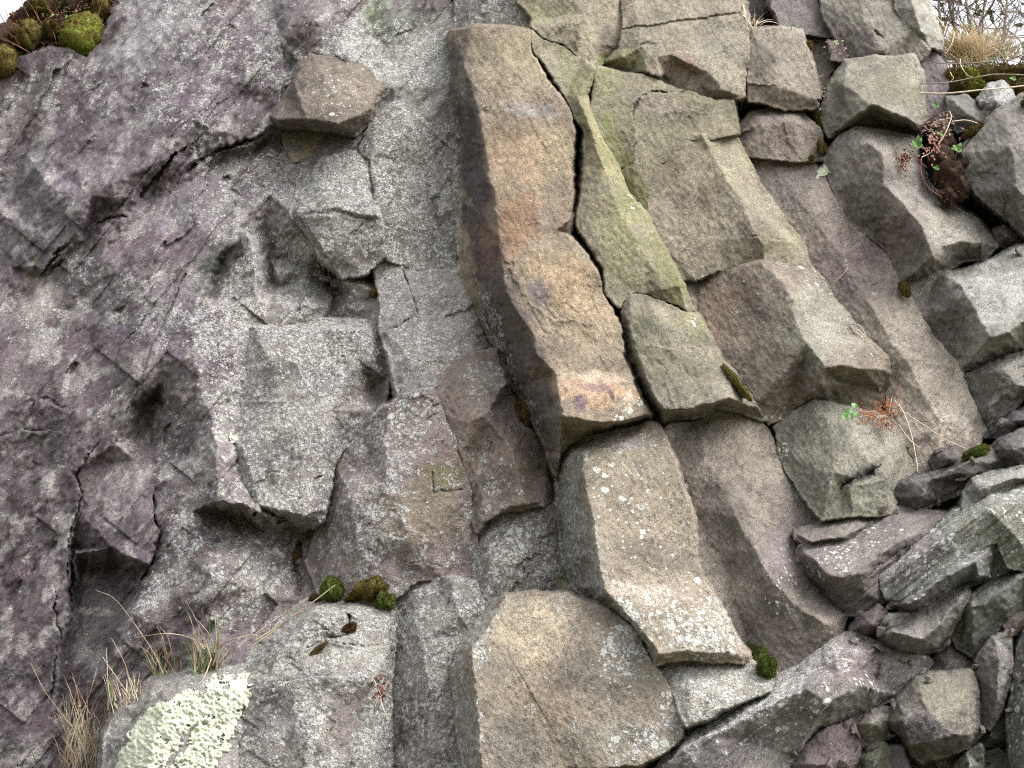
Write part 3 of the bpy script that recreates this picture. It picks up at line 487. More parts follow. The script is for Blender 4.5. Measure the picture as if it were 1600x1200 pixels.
rock('E1', 'rock_column', 'rough grey lichened column at the bottom, left of the big flat faced tan block', 'rock', 'crust', (122, 114, 108),
     "612,950,10; 636,920,14; 668,904,16; 704,906,23; 738,914,21; 762,958,19; 736,992,21; 714,1036,22; 712,1120,22; 728,1250,21; 606,1250,8; 604,1120,8; 608,1020,9",
     ["668,904,16; 660,1000,22; 672,1100,24; 680,1250,22", "704,906,23; 720,960,25; 736,992,21", "636,920,14; 632,1020,16; 636,1120,16; 640,1250,16"], l=.58, group=CG, fac=1.8)
rock('O1', 'rock_block', 'big flat faced tan block at the bottom centre with a lichen whitened right shoulder', 'rock', 'col', (130, 119, 103),
     "735,1250,27; 716,1130,25; 706,1044,25; 716,1014,27; 750,970,30; 788,936,36; 840,931,38; 884,933,39; 948,953,40; 986,984,40; 1020,1040,40; 1038,1064,40; 1068,1132,40; 1062,1152,40; 1032,1178,42; 1000,1192,42; 936,1196,42; 888,1198,42; 880,1250,34",
     ["788,936,36; 766,968,44; 734,1020,47; 744,1080,49; 748,1160,49; 754,1250,48", "734,1020,47; 850,1010,43; 986,984,40", "850,1010,43; 880,1090,44; 960,1100,41; 1038,1064,40", "880,1090,44; 800,1130,47; 754,1250,48", "880,1090,44; 920,1180,43; 936,1196,42", "766,968,44; 884,933,39"], l=.2, group=CG, fac=.8)
rock('O2', 'rock_block', 'low grey stone under the lip of the big flat faced tan block', 'rock', 'stone', (126, 120, 112), "840,1206,26; 900,1204,26; 1000,1198,24; 1040,1184,24; 1040,1250,30; 840,1250,30", [], group='stones under the bottom blocks', l=.6)
# ---- the rusty column and its neighbours
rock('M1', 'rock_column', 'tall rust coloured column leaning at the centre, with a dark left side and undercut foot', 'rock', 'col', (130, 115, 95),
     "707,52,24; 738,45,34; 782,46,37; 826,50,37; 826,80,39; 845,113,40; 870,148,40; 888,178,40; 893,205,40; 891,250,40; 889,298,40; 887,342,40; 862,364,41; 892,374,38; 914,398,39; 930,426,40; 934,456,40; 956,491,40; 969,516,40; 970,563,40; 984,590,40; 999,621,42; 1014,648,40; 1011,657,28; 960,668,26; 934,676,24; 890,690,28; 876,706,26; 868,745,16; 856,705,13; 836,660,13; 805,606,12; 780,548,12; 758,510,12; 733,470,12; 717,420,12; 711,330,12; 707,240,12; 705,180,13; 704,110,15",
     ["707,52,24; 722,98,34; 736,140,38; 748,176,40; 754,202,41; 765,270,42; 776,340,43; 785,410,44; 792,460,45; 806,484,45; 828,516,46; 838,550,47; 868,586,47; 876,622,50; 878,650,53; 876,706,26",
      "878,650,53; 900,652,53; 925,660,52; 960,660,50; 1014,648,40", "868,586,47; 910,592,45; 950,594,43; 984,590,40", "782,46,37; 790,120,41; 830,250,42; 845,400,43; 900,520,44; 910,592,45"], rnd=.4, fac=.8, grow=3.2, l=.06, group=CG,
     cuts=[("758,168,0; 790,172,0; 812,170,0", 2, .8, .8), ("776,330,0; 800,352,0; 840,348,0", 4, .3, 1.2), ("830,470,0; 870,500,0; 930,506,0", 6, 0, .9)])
rock('M1c', 'stone_chip', 'small dark triangular chip of stone stuck in the long crack beside the rusty column', 'stone', 'stone', (104, 88, 80), "866,360,34; 886,346,36; 893,336,34; 890,370,32", [], warp=1.5)
rock('M2a', 'rock_column', 'long olive green stained column right of the main crack', 'rock', 'col', (132, 124, 104),
     "830,50,35; 850,66,35; 880,76,35; 908,92,33; 928,110,37; 914,148,37; 920,172,37; 934,212,37; 954,252,37; 978,300,37; 1012,346,37; 1040,400,37; 1064,448,37; 1083,484,29; 1074,483,37; 1045,468,34; 1010,457,37; 984,456,38; 966,478,38; 948,455,38; 946,424,38; 930,394,38; 907,362,37; 905,335,36; 912,300,36; 914,255,36; 914,206,36; 903,186,36; 887,152,36; 860,113,37; 838,84,37",
     ["908,92,33; 905,150,39; 925,210,40; 945,270,41; 972,340,41; 1008,400,41; 1035,448,39; 1045,468,34", "925,210,40; 934,212,37", "945,270,41; 925,320,39; 930,394,38"], rnd=.5, grow=3.2, group=CG, f=.10, cuts=[("880,178,0; 900,184,0; 922,176,0", 4, .6, 1)])
rock('M2b', 'rock_column', 'grey brown column segment below a short crack, at the foot of the olive stained column', 'rock', 'col', (122, 114, 100),
     "984,462,39; 1010,465,38; 1045,478,36; 1076,492,38; 1090,496,36; 1112,540,36; 1142,582,36; 1182,638,28; 1192,656,22; 1150,640,26; 1120,634,27; 1100,648,25; 1064,654,24; 1032,666,22; 1026,650,20; 1005,622,22; 990,592,24; 979,564,26; 978,515,32; 972,484,37",
     ["984,462,39; 985,520,40; 1001,573,43; 1020,612,45; 1038,640,46; 1032,666,22", "1038,640,46; 1080,640,46; 1112,630,46; 1140,622,43; 1182,638,28", "1076,492,38; 1084,540,40; 1112,590,43; 1140,622,43", "985,520,40; 1040,520,42; 1084,540,40", "1020,612,45; 1060,560,43; 1040,520,42"], group=CG, soft=1,
     cuts=[("1015,540,0; 1060,545,0; 1090,540,0", 6, 0, 1.4)])
rock('T1', 'rock_block', 'lichen crusted grey block above the top of the rusty column', 'rock', 'crust', (120, 112, 104), "714,-50,22; 800,-50,28; 806,0,29; 824,24,28; 836,36,26; 824,44,26; 782,41,26; 738,40,24; 714,46,18", ["760,-50,28; 756,10,27; 740,40,24"], l=.55, group='blocks along the top of the columns')
rock('T2', 'rock_block', 'olive tan block with a dark right flank, above the olive stained column', 'rock', 'col', (140, 130, 108),
     "804,-50,34; 970,-50,30; 968,20,28; 968,60,26; 968,74,26; 948,92,24; 934,102,26; 925,104,29; 906,86,33; 880,68,35; 850,58,35; 832,40,33; 838,30,32; 812,6,32", ["950,-50,35; 918,20,37; 904,36,38; 925,66,33; 934,102,26", "904,36,38; 870,40,37; 832,40,33", "904,36,38; 906,86,33"], group='blocks along the top of the columns')
rock('T3', 'rock_block', 'large tan block flaked along its lower edge, left of the grass filled joint', 'rock', 'col', (136, 126, 108),
     "974,-50,30; 1152,-50,28; 1164,30,28; 1166,100,27; 1160,152,25; 1142,154,24; 1118,155,22; 1090,147,22; 1062,138,22; 1034,127,22; 986,112,24; 952,105,24; 949,96,27; 972,76,29; 974,58,30",
     ["952,105,24; 972,90,31; 1004,74,32; 1024,90,32; 1033,120,31; 1034,127,22", "986,112,24; 1010,112,31; 1033,120,31", "1024,90,32; 1046,85,31; 1085,104,31; 1106,112,31; 1130,140,29; 1142,154,24", "1036,112,26; 1060,104,26; 1088,116,26; 1092,136,25"], group='blocks along the top of the columns', cuts=[("1002,70,0; 1022,70,0", 2, 1.5, 0), ("975,45,0; 1060,30,0; 1150,20,0", 6, 0, -1)])
rock('M3', 'rock_column', 'olive brown recessed column between the olive stained column and the big ridged one', 'rock', 'col', (124, 116, 96),
     "936,110,33; 984,117,30; 1034,132,29; 1062,144,28; 1090,152,27; 1118,160,27; 1144,160,25; 1150,206,23; 1112,214,27; 1078,218,28; 1052,238,28; 1024,262,27; 1014,294,26; 1010,336,25; 990,320,24; 962,262,26; 942,215,32; 922,168,34", ["984,117,30; 1000,150,31; 992,200,30; 990,260,29; 990,320,24", "1000,150,31; 1060,160,29; 1144,160,25", "1000,150,31; 1060,200,28; 1078,218,28"], group=CG, f=.12,
     cuts=[("1002,152,0; 996,160,0; 988,178,0; 992,200,0", 2, 2, .8), ("996,216,0; 988,232,0", 2, 2, 0), ("960,262,0; 975,262,0; 992,246,0", 2, 2, 0), ("1000,152,0; 1022,143,0; 1042,144,0", 2.5, 2.5, 1), ("1060,148,0; 1080,142,0; 1094,138,0", 2, 1.2, 0), ("1040,175,0; 1080,172,0; 1105,175,0", 3, .5, 1)])
rock('M4', 'rock_column', 'big ridged tan column segment right of centre, above a thin level crack', 'rock', 'col', (134, 124, 104),
     "1078,216,28; 1098,212,30; 1144,206,18; 1156,226,17; 1190,296,17; 1222,342,17; 1250,382,18; 1262,412,18; 1240,412,20; 1190,405,32; 1140,418,28; 1086,434,28; 1064,434,26; 1038,388,26; 1014,330,26; 1017,294,26; 1028,262,27; 1054,238,28",
     ["1098,212,30; 1112,240,28; 1132,272,32; 1160,322,34; 1182,366,35; 1192,384,35; 1190,405,32", "1054,238,28; 1090,300,28; 1120,380,30; 1140,418,28", "1182,366,35; 1216,370,28; 1250,382,18"], group=CG, soft=1, cuts=[("1176,372,0; 1200,370,0; 1230,376,0", 3, 1.5, 1.5)])
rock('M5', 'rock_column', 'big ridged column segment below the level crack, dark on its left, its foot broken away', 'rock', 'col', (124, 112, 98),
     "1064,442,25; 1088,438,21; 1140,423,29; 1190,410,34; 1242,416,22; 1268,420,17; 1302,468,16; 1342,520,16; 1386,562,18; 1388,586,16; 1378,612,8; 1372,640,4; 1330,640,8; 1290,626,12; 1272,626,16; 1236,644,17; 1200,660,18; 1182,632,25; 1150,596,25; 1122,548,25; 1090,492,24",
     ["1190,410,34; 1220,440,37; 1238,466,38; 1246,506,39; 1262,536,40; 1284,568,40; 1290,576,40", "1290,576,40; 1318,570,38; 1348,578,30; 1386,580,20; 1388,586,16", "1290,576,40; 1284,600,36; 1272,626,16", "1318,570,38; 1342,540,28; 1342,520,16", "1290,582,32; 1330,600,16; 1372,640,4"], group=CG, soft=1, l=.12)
rock('M6', 'rock_column', 'long smooth pale column running down to the slab heap, purple stained in its middle', 'rock', 'col', (142, 130, 118),
     "1154,246,11; 1200,250,13; 1270,256,12; 1292,290,12; 1326,350,12; 1384,402,12; 1412,446,12; 1440,498,12; 1500,580,13; 1540,672,13; 1530,692,12; 1500,712,11; 1462,738,11; 1440,745,10; 1416,690,9; 1390,640,7; 1380,580,7; 1330,520,9; 1290,470,9; 1258,420,9; 1230,370,9; 1186,305,10", ["1200,250,13; 1300,380,15; 1400,540,15; 1470,660,16; 1500,712,11", "1270,256,12; 1360,410,13; 1470,580,16"], group=CG, rough=.6, fac=.6, soft=1, l=.08, cuts=[("1364,530,0; 1394,506,0", 1.5, 1, 0)])
UG = 'stacked blocks at the top right of the columns'
rock('U1', 'rock_block', 'pale brown block capping the stack right of the grass filled joint', 'rock', 'col', (138, 128, 114), "1170,62,25; 1176,52,26; 1214,48,27; 1252,50,25; 1260,84,24; 1272,120,22; 1275,152,21; 1262,150,22; 1240,138,24; 1210,130,26; 1172,126,25", ["1176,52,26; 1210,90,29; 1240,138,24", "1210,90,29; 1210,130,26"], group=UG)
rock('U2', 'rock_block', 'thin middle block of the stack right of the grass filled joint', 'rock', 'col', (128, 114, 104), "1170,131,24; 1210,134,26; 1240,143,25; 1272,157,22; 1272,168,19; 1240,168,20; 1200,160,21; 1168,156,21", [], group=UG, f=.1)
rock('U3', 'rock_block', 'lowest block of the stack right of the grass filled joint, with a pale sloping top', 'rock', 'col', (126, 114, 104), "1158,196,14; 1176,180,15; 1206,170,15; 1252,174,15; 1280,208,15; 1284,246,13; 1246,248,17; 1210,248,18; 1162,240,16; 1156,212,14", ["1158,206,17; 1190,194,22; 1240,190,22; 1280,208,14"], group=UG)
rock('V1', 'rock_block', 'purplish rounded block above the capping block of the stack', 'rock', 'col', (112, 104, 102), "1210,-50,20; 1266,-50,20; 1276,10,18; 1302,58,14; 1290,56,15; 1252,50,19; 1222,38,20; 1206,10,20", [], group=UG)
rock('V2', 'rock_block', 'large grey block at the top right below a slanting crack', 'rock', 'col', (130, 124, 112),
     "1280,-50,24; 1392,-50,24; 1398,10,22; 1424,50,20; 1450,78,17; 1440,92,15; 1400,98,14; 1330,98,14; 1300,90,16; 1296,66,18; 1312,66,18; 1290,30,20; 1284,0,22", ["1340,-50,27; 1350,30,26; 1380,80,22; 1400,98,14", "1350,30,26; 1424,50,20"], group=UG, cuts=[("1368,46,0; 1378,58,0", 3, 2, 0)])
rock('V3', 'rock_slab', 'slanting pale slab leaning against the sky at the top right', 'rock', 'col', (146, 142, 130),
     "1394,-50,24; 1434,-50,18; 1444,0,16; 1456,30,15; 1468,62,14; 1466,74,13; 1452,72,16; 1432,52,19; 1414,34,21; 1400,12,23", ["1420,-50,28; 1426,10,27; 1440,50,22; 1452,72,16"], group=UG, margin=5)
rock('V4', 'rock_slab', 'purple grey slab behind the mossy corner, right of the chunky overhanging block', 'rock', 'col', (122, 112, 114), "1400,100,8; 1440,92,10; 1452,78,10; 1470,100,8; 1480,130,6; 1474,160,5; 1490,200,4; 1440,212,4; 1420,160,6", [], group=UG)
rock('V5', 'rock_block', 'narrow brown block between the stack and the chunky overhanging block', 'rock', 'col', (116, 106, 96), "1258,52,12; 1296,68,12; 1316,92,11; 1296,112,10; 1284,150,8; 1290,200,6; 1276,196,8; 1274,150,9; 1262,90,10", [], group=UG)
rock('W1', 'rock_block', 'chunky grey block with a hollow dark overhang along its lower edge, at the upper right', 'rock', 'stone', (130, 124, 110),
     "1322,97,22; 1370,92,25; 1426,90,24; 1437,112,22; 1437,150,20; 1443,196,18; 1442,212,10; 1410,204,8; 1370,196,10; 1340,198,12; 1298,214,14; 1290,200,14; 1281,172,14; 1298,132,18",
     ["1322,97,22; 1318,130,28; 1340,148,32; 1362,164,34; 1400,180,33; 1430,194,30; 1442,212,10", "1362,164,34; 1330,186,28; 1298,214,14", "1426,90,24; 1420,140,29; 1430,194,30", "1362,172,24; 1400,190,20; 1430,200,22"], group=UG, fac=.9)
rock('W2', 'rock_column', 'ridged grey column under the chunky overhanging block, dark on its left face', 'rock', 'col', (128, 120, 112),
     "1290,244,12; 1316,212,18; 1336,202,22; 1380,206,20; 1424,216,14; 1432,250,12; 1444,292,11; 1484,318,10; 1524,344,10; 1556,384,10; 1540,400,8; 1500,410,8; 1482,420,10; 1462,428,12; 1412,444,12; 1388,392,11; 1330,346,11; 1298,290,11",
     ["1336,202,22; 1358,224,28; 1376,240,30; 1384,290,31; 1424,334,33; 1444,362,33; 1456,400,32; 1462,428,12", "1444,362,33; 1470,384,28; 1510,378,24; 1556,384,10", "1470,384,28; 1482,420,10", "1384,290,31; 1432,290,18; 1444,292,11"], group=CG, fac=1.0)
rock('W3', 'rock_block', 'broken block at the right edge with a fresh pale green grey face', 'rock', 'stone', (126, 122, 112),
     "1416,448,11; 1466,426,14; 1500,428,18; 1540,416,20; 1582,396,20; 1620,380,20; 1650,380,20; 1650,536,12; 1600,548,12; 1550,562,13; 1502,580,13; 1470,536,11; 1440,494,11",
     ["1466,426,14; 1497,440,27; 1510,462,31; 1522,480,34; 1536,508,36; 1548,530,36; 1502,580,13", "1548,530,36; 1580,522,36; 1602,504,34; 1650,490,30", "1582,396,20; 1590,450,28; 1602,504,34"], group=CG, fac=.8)
rock('W4', 'rock_block', 'grey block below the pale faced broken block at the right edge', 'rock', 'stone', (118, 114, 106), "1504,588,12; 1552,568,18; 1604,550,18; 1650,540,18; 1650,620,16; 1596,622,14; 1570,650,12; 1544,674,10; 1522,632,11", ["1552,568,18; 1566,580,28; 1590,600,26; 1596,622,14", "1566,580,28; 1544,640,20; 1544,674,10", "1566,580,28; 1604,550,18"], group=CG)
rock('X1', 'rock_boulder', 'large rough grey boulder at the right edge above a black hole', 'rock', 'col', (118, 112, 104), "1506,240,22; 1534,206,26; 1562,174,28; 1604,152,28; 1650,148,28; 1650,372,22; 1602,366,20; 1582,344,18; 1552,324,18; 1526,300,18; 1508,268,20", ["1562,174,28; 1580,230,36; 1590,290,36; 1602,366,20", "1506,240,22; 1580,230,36"], soft=1, group='boulders around the mossy corner')
rock('X2', 'rock_boulder', 'small mossy rimmed grey stone under the moss bank at the top right', 'rock', 'stone', (118, 114, 106), "1480,156,12; 1510,152,14; 1534,176,14; 1550,192,12; 1530,206,10; 1496,206,8; 1486,180,10", ["1480,156,12; 1500,168,18; 1530,190,14"], group='boulders around the mossy corner')
rock('X3', 'rock_boulder', 'round grey white stone with a pale lichen cap beside the moss bank', 'rock', 'stone', (138, 134, 130), "1534,160,16; 1545,138,18; 1566,134,18; 1582,156,17; 1580,172,16; 1556,188,14; 1540,176,14", ["1545,138,18; 1558,158,22; 1556,188,14"], group='boulders around the mossy corner', l=.6)
rock('X4', 'stone', 'small purplish stone lodged in the mouth of the black hole', 'stone', 'stone', (112, 98, 98), "1554,362,6; 1570,355,8; 1590,372,8; 1600,384,6; 1586,390,4; 1562,382,4", ["1554,362,6; 1574,368,11; 1600,384,6"], group='boulders around the mossy corner', warp=1.5)
# ---- lower columns
rock('N1', 'rock_block', 'grey block with a dark fresh scar, below the undercut foot of the big ridged column', 'rock', 'col', (124, 120, 106),
     "1212,668,18; 1240,646,20; 1266,630,22; 1296,634,23; 1330,642,20; 1390,654,9; 1420,690,8; 1460,744,8; 1440,752,10; 1404,760,12; 1392,800,20; 1330,806,27; 1284,812,26; 1246,760,20; 1222,712,18",
     ["1266,630,18; 1300,660,26; 1330,680,29; 1362,722,30; 1384,750,26; 1404,760,12", "1330,680,29; 1300,740,31; 1284,812,26", "1362,722,30; 1330,760,31; 1330,806,27", "1318,764,27; 1350,742,25; 1372,730,26"], group=CG, soft=1, cuts=[("1314,764,0; 1345,744,0; 1376,726,0", 5, 3, 1.5)])
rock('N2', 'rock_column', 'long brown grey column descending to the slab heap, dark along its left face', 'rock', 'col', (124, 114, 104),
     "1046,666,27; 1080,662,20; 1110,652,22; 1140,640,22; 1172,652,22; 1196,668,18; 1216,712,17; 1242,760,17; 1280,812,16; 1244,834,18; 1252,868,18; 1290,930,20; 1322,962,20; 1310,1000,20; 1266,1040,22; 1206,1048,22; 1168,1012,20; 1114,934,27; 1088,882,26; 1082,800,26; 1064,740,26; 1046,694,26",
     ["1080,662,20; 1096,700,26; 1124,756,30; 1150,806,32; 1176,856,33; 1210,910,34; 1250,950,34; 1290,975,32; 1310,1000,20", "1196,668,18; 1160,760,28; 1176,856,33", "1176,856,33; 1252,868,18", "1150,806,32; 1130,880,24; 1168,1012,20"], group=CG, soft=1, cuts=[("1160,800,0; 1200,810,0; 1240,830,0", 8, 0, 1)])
rock('N3', 'rock_column', 'tan column under the rusty foot, its lower bulge spotted white with lichen', 'rock', 'col', (138, 126, 108),
     "874,702,14; 884,694,18; 920,686,26; 960,676,30; 1016,662,35; 1036,684,37; 1050,720,38; 1064,762,38; 1080,812,38; 1085,880,38; 1112,936,39; 1166,1026,40; 1164,1036,39; 1130,1032,41; 1088,1028,43; 1050,1030,43; 1022,1038,40; 1004,1006,36; 986,982,34; 950,952,30; 920,936,16; 896,916,10; 880,880,10; 872,800,10; 868,740,12",
     ["920,686,26; 906,708,38; 914,760,42; 924,802,43; 934,860,45; 944,920,46; 950,952,22", "944,920,46; 1010,920,43; 1070,930,42; 1112,936,39", "944,920,46; 990,970,47; 1030,1020,49; 1088,1018,48; 1140,1020,45; 1166,1026,40", "906,708,38; 960,700,38; 1036,684,37", "924,802,43; 1000,800,40; 1080,812,38", "1010,920,42; 1030,1020,48"], group=CG, l=.1, d=.06, soft=1, cuts=[("896,704,0; 912,700,0; 926,684,0", 1.5, 2, 0)])
rock('N4', 'rock_block', 'low ledge of rock white with lichen beneath the white spotted bulge', 'rock', 'crust', (136, 130, 118), "1022,1044,34; 1060,1038,36; 1120,1038,36; 1168,1040,36; 1206,1054,38; 1200,1076,42; 1140,1100,46; 1076,1130,46; 1056,1086,40; 1038,1062,36", ["1060,1038,36; 1100,1070,43; 1140,1100,46", "1038,1062,36; 1076,1080,44; 1076,1130,46"], group=CG, l=.6, fac=1.0)
rock('D1', 'rock_ledge', 'knobbly lichen crusted ledge with moss cushions along its top, at the lower left', 'rock', 'crust', (130, 124, 116),
     "372,1030,6; 410,1000,8; 440,970,6; 472,945,4; 510,936,4; 560,942,10; 600,938,10; 616,960,12; 612,1020,12; 604,1080,14; 608,1150,14; 608,1250,16; 380,1250,30; 376,1120,26; 368,1070,18",
     ["410,1000,14; 450,1000,24; 500,960,22; 560,950,18; 600,950,16", "450,1000,24; 420,1060,28; 376,1120,26", "450,1000,24; 520,1010,24; 600,1010,20", "520,1010,24; 500,1060,30; 590,1064,26; 604,1080,14", "500,1060,30; 480,1140,34; 480,1250,36", "500,1060,30; 420,1060,28", "590,1064,26; 580,1140,26; 580,1250,28"], l=.5, fac=4.0, fs=60, k=.28, group='rocks at the foot of the cliff',
     cuts=[("480,1010,0; 510,1000,0; 545,990,0", 4, 3, 1.5), ("420,1015,0; 460,990,0; 520,985,0", 4, 1, 2), ("520,1005,0; 570,1010,0; 605,1008,0", 2, 2, 1), ("380,1078,0; 440,1066,0; 500,1056,0; 560,1060,0; 604,1050,0", 5, .8, 3.5), ("545,960,0; 548,974,0", 3, 3, 0), ("400,1100,0; 460,1062,0; 520,1052,0", 5, 0, 2)])
rock('F1', 'rock_block', 'grey rock at the bottom left carrying the thick pale lichen', 'rock', 'crust', (128, 122, 116), "160,1250,18; 168,1150,12; 190,1108,8; 240,1062,4; 300,1036,3; 352,1026,4; 386,1034,10; 394,1090,22; 384,1250,30", ["240,1062,14; 262,1098,28; 240,1170,34; 230,1250,38", "352,1026,14; 350,1070,26; 262,1098,28", "350,1070,26; 340,1250,36"], l=.4, group='rocks at the foot of the cliff')
# ---- the heap of slabs at the lower right
SG = 'broken slabs heaped at the lower right'
rock('P1', 'rock_slab', 'long slab across the lower right with a lichen whitened back and a purple front', 'rock', 'shale', (128, 121, 117),
     "1018,1210,34; 1040,1182,32; 1066,1150,30; 1110,1114,28; 1180,1074,26; 1250,1042,26; 1296,1004,26; 1336,990,24; 1372,1008,24; 1390,1020,24; 1440,1026,20; 1456,1036,16; 1440,1058,16; 1400,1086,18; 1362,1110,22; 1330,1122,24; 1280,1142,26; 1240,1182,30; 1226,1250,34; 1010,1250,36",
     ["1018,1210,34; 1066,1172,46; 1120,1146,48; 1190,1108,49; 1260,1076,49; 1310,1058,48; 1330,1040,42; 1372,1008,24", "1260,1076,49; 1290,1100,50; 1362,1110,22", "1310,1058,48; 1350,1072,44; 1400,1086,18", "1350,1072,44; 1362,1052,30; 1440,1026,20", "1290,1100,50; 1240,1182,30", "1120,1146,48; 1130,1250,42"], group=SG, fac=1.2, cuts=[("1360,1080,0; 1372,1060,0; 1376,1040,0", 5, 3, 2), ("1090,1210,0; 1160,1180,0; 1230,1140,0", 3, 0, 1)])
rock('P2', 'rock_slab', 'reddish purple slab face wedged under the front of the long lower slab', 'rock', 'stone', (104, 91, 91), "1230,1200,30; 1262,1164,32; 1292,1140,32; 1330,1124,28; 1340,1150,28; 1336,1184,28; 1318,1250,24; 1222,1250,24", ["1230,1200,30; 1256,1192,36; 1300,1196,34; 1318,1250,24"], group=SG)
rock('P3', 'rock_chunk', 'brown grey chunk between the long lower slab and the big lower right boulder', 'rock', 'stone', (111, 106, 96), "1326,1128,24; 1362,1112,26; 1402,1106,22; 1396,1122,24; 1386,1134,24; 1388,1150,20; 1362,1162,22; 1338,1168,22; 1336,1146,24", ["1326,1128,24; 1364,1130,32; 1402,1106,22", "1364,1130,32; 1362,1162,22"], group=SG)
rock('P4', 'stone', 'small greenish stone at the bottom edge beside the purple one', 'stone', 'stone', (118, 122, 102), "1338,1180,20; 1376,1160,22; 1390,1178,22; 1390,1250,20; 1332,1250,20", ["1376,1160,22; 1364,1190,28; 1360,1250,26"], group=SG)
rock('P5', 'stone', 'small purple stone at the bottom edge under the big lower right boulder', 'stone', 'stone', (112, 100, 108), "1390,1168,22; 1408,1168,24; 1416,1200,22; 1412,1250,20; 1392,1250,20", [], group=SG, warp=1.5)
rock('P6', 'stone', 'pale green stone at the bottom edge right of the big lower right boulder', 'stone', 'stone', (128, 130, 118), "1494,1196,14; 1512,1178,18; 1530,1166,20; 1534,1196,16; 1526,1250,12; 1494,1250,12", ["1512,1178,18; 1516,1196,22; 1526,1250,12"], group=SG, warp=1.5, l=.3)
rock('P7', 'stone', 'dark greenish stone in the bottom right corner between two boulders', 'stone', 'stone', (96, 96, 88), "1534,1180,10; 1560,1172,12; 1584,1188,10; 1582,1250,8; 1534,1250,8", [], group=SG, warp=1.5)
rock('Z1', 'rock_slab', 'thin wavy slab lying on top of the broad concave slab', 'rock', 'shale', (117, 109, 100), "1242,834,22; 1280,818,20; 1330,804,20; 1358,812,20; 1354,824,22; 1330,842,24; 1308,848,24; 1264,852,24", ["1242,834,22; 1268,846,31; 1310,842,31; 1350,824,27"], group=SG)
rock('Z2', 'rock_slab', 'broad concave slab with a pale flecked top and a dark curved left edge', 'rock', 'shale', (119, 111, 107),
     "1246,868,22; 1252,856,26; 1300,850,26; 1342,838,24; 1370,812,20; 1402,796,18; 1450,802,18; 1478,806,18; 1454,832,24; 1430,850,26; 1402,872,26; 1376,900,28; 1380,940,24; 1344,962,22; 1318,956,20; 1282,930,18; 1262,900,20",
     ["1252,856,26; 1270,872,36; 1284,892,39; 1310,902,39; 1342,896,38; 1376,900,28", "1342,896,38; 1370,866,36; 1420,836,32; 1478,806,18", "1252,856,26; 1340,860,33; 1402,796,18", "1284,892,39; 1290,925,26; 1318,956,20", "1342,896,38; 1350,925,30; 1344,962,22"], group=SG, fac=1.1, asp=3.2,
     cuts=[("1358,900,0; 1385,875,0; 1420,850,0", 3, 3, 1)])
rock('Z3b', 'rock_slab', 'greenish slab with a pale ridged back, highest of the tilted slabs at the right', 'rock', 'shale', (119, 119, 111),
     "1384,930,28; 1378,905,28; 1406,876,28; 1432,850,26; 1458,832,24; 1482,808,24; 1520,782,24; 1548,760,24; 1600,748,24; 1650,742,24; 1650,900,30; 1600,890,32; 1578,884,34; 1560,846,36; 1520,858,36; 1460,900,36; 1410,938,34",
     ["1384,930,28; 1430,880,38; 1490,830,42; 1545,796,42; 1600,780,36; 1650,770,32", "1545,796,42; 1560,846,36", "1490,830,42; 1520,858,36", "1545,796,42; 1600,850,40; 1600,890,32"], group=SG, fac=2.0, asp=4, l=.26, d=.2)
rock('Z3', 'rock_slab', 'long purplish tilted slab with a snubbed dark end, under the greenish slab', 'rock', 'shale', (109, 106, 106),
     "1388,950,28; 1400,936,30; 1450,904,33; 1512,862,34; 1556,846,33; 1580,884,30; 1550,902,26; 1516,912,24; 1480,930,24; 1440,956,26; 1420,958,26; 1400,950,26", ["1388,950,28; 1420,944,40; 1470,908,43; 1524,878,44; 1556,846,33", "1524,878,44; 1530,900,38; 1550,902,26", "1470,908,43; 1480,930,24", "1420,944,40; 1440,956,26"], group=SG, fac=1.0, l=.2, d=.15)
rock('Z4', 'rock_slab', 'thick pale topped slab with a dark broken front, in the middle of the heap', 'rock', 'shale', (117, 111, 104),
     "1376,990,26; 1400,976,28; 1450,950,28; 1486,928,27; 1508,916,26; 1514,930,28; 1500,960,28; 1480,992,24; 1470,1014,20; 1434,1024,20; 1400,1020,20; 1378,1012,20", ["1376,990,26; 1396,988,38; 1412,990,39; 1440,1000,42; 1466,976,42; 1500,940,38; 1514,930,28", "1440,1000,42; 1434,1024,20", "1412,990,39; 1418,1010,32; 1400,1020,20", "1466,976,42; 1480,992,24"], group=SG, fac=1.0, l=.18)
rock('Z4b', 'stone', 'thin pale splinter of stone in the dark gap above the thick pale topped slab', 'stone', 'shale', (150, 144, 134), "1376,972,26; 1392,964,28; 1424,960,26; 1412,968,26; 1392,976,28; 1378,984,26", [], group=SG, warp=1.5)
rock('Z10', 'rock_chunk', 'dark purple chunk at the left end of the tilted slabs', 'rock', 'stone', (100, 87, 89), "1330,984,24; 1348,962,28; 1372,946,28; 1388,962,26; 1390,978,22; 1372,990,20; 1350,996,22", ["1330,984,24; 1362,974,34; 1388,962,26"], group=SG)
rock('Z5', 'rock_slab', 'dark blocky slab with a pale top edge, right of the thick pale topped slab', 'rock', 'shale', (107, 109, 100),
     "1484,986,20; 1502,956,24; 1518,932,26; 1550,910,26; 1580,896,26; 1610,880,26; 1650,876,26; 1650,960,20; 1602,960,18; 1576,980,18; 1550,1004,18; 1522,1026,18; 1498,1012,18", ["1502,956,24; 1520,950,34; 1560,924,37; 1600,900,35; 1650,890,34", "1560,924,37; 1570,936,35; 1576,980,18", "1520,950,34; 1522,1026,18"], group=SG, fac=.9)
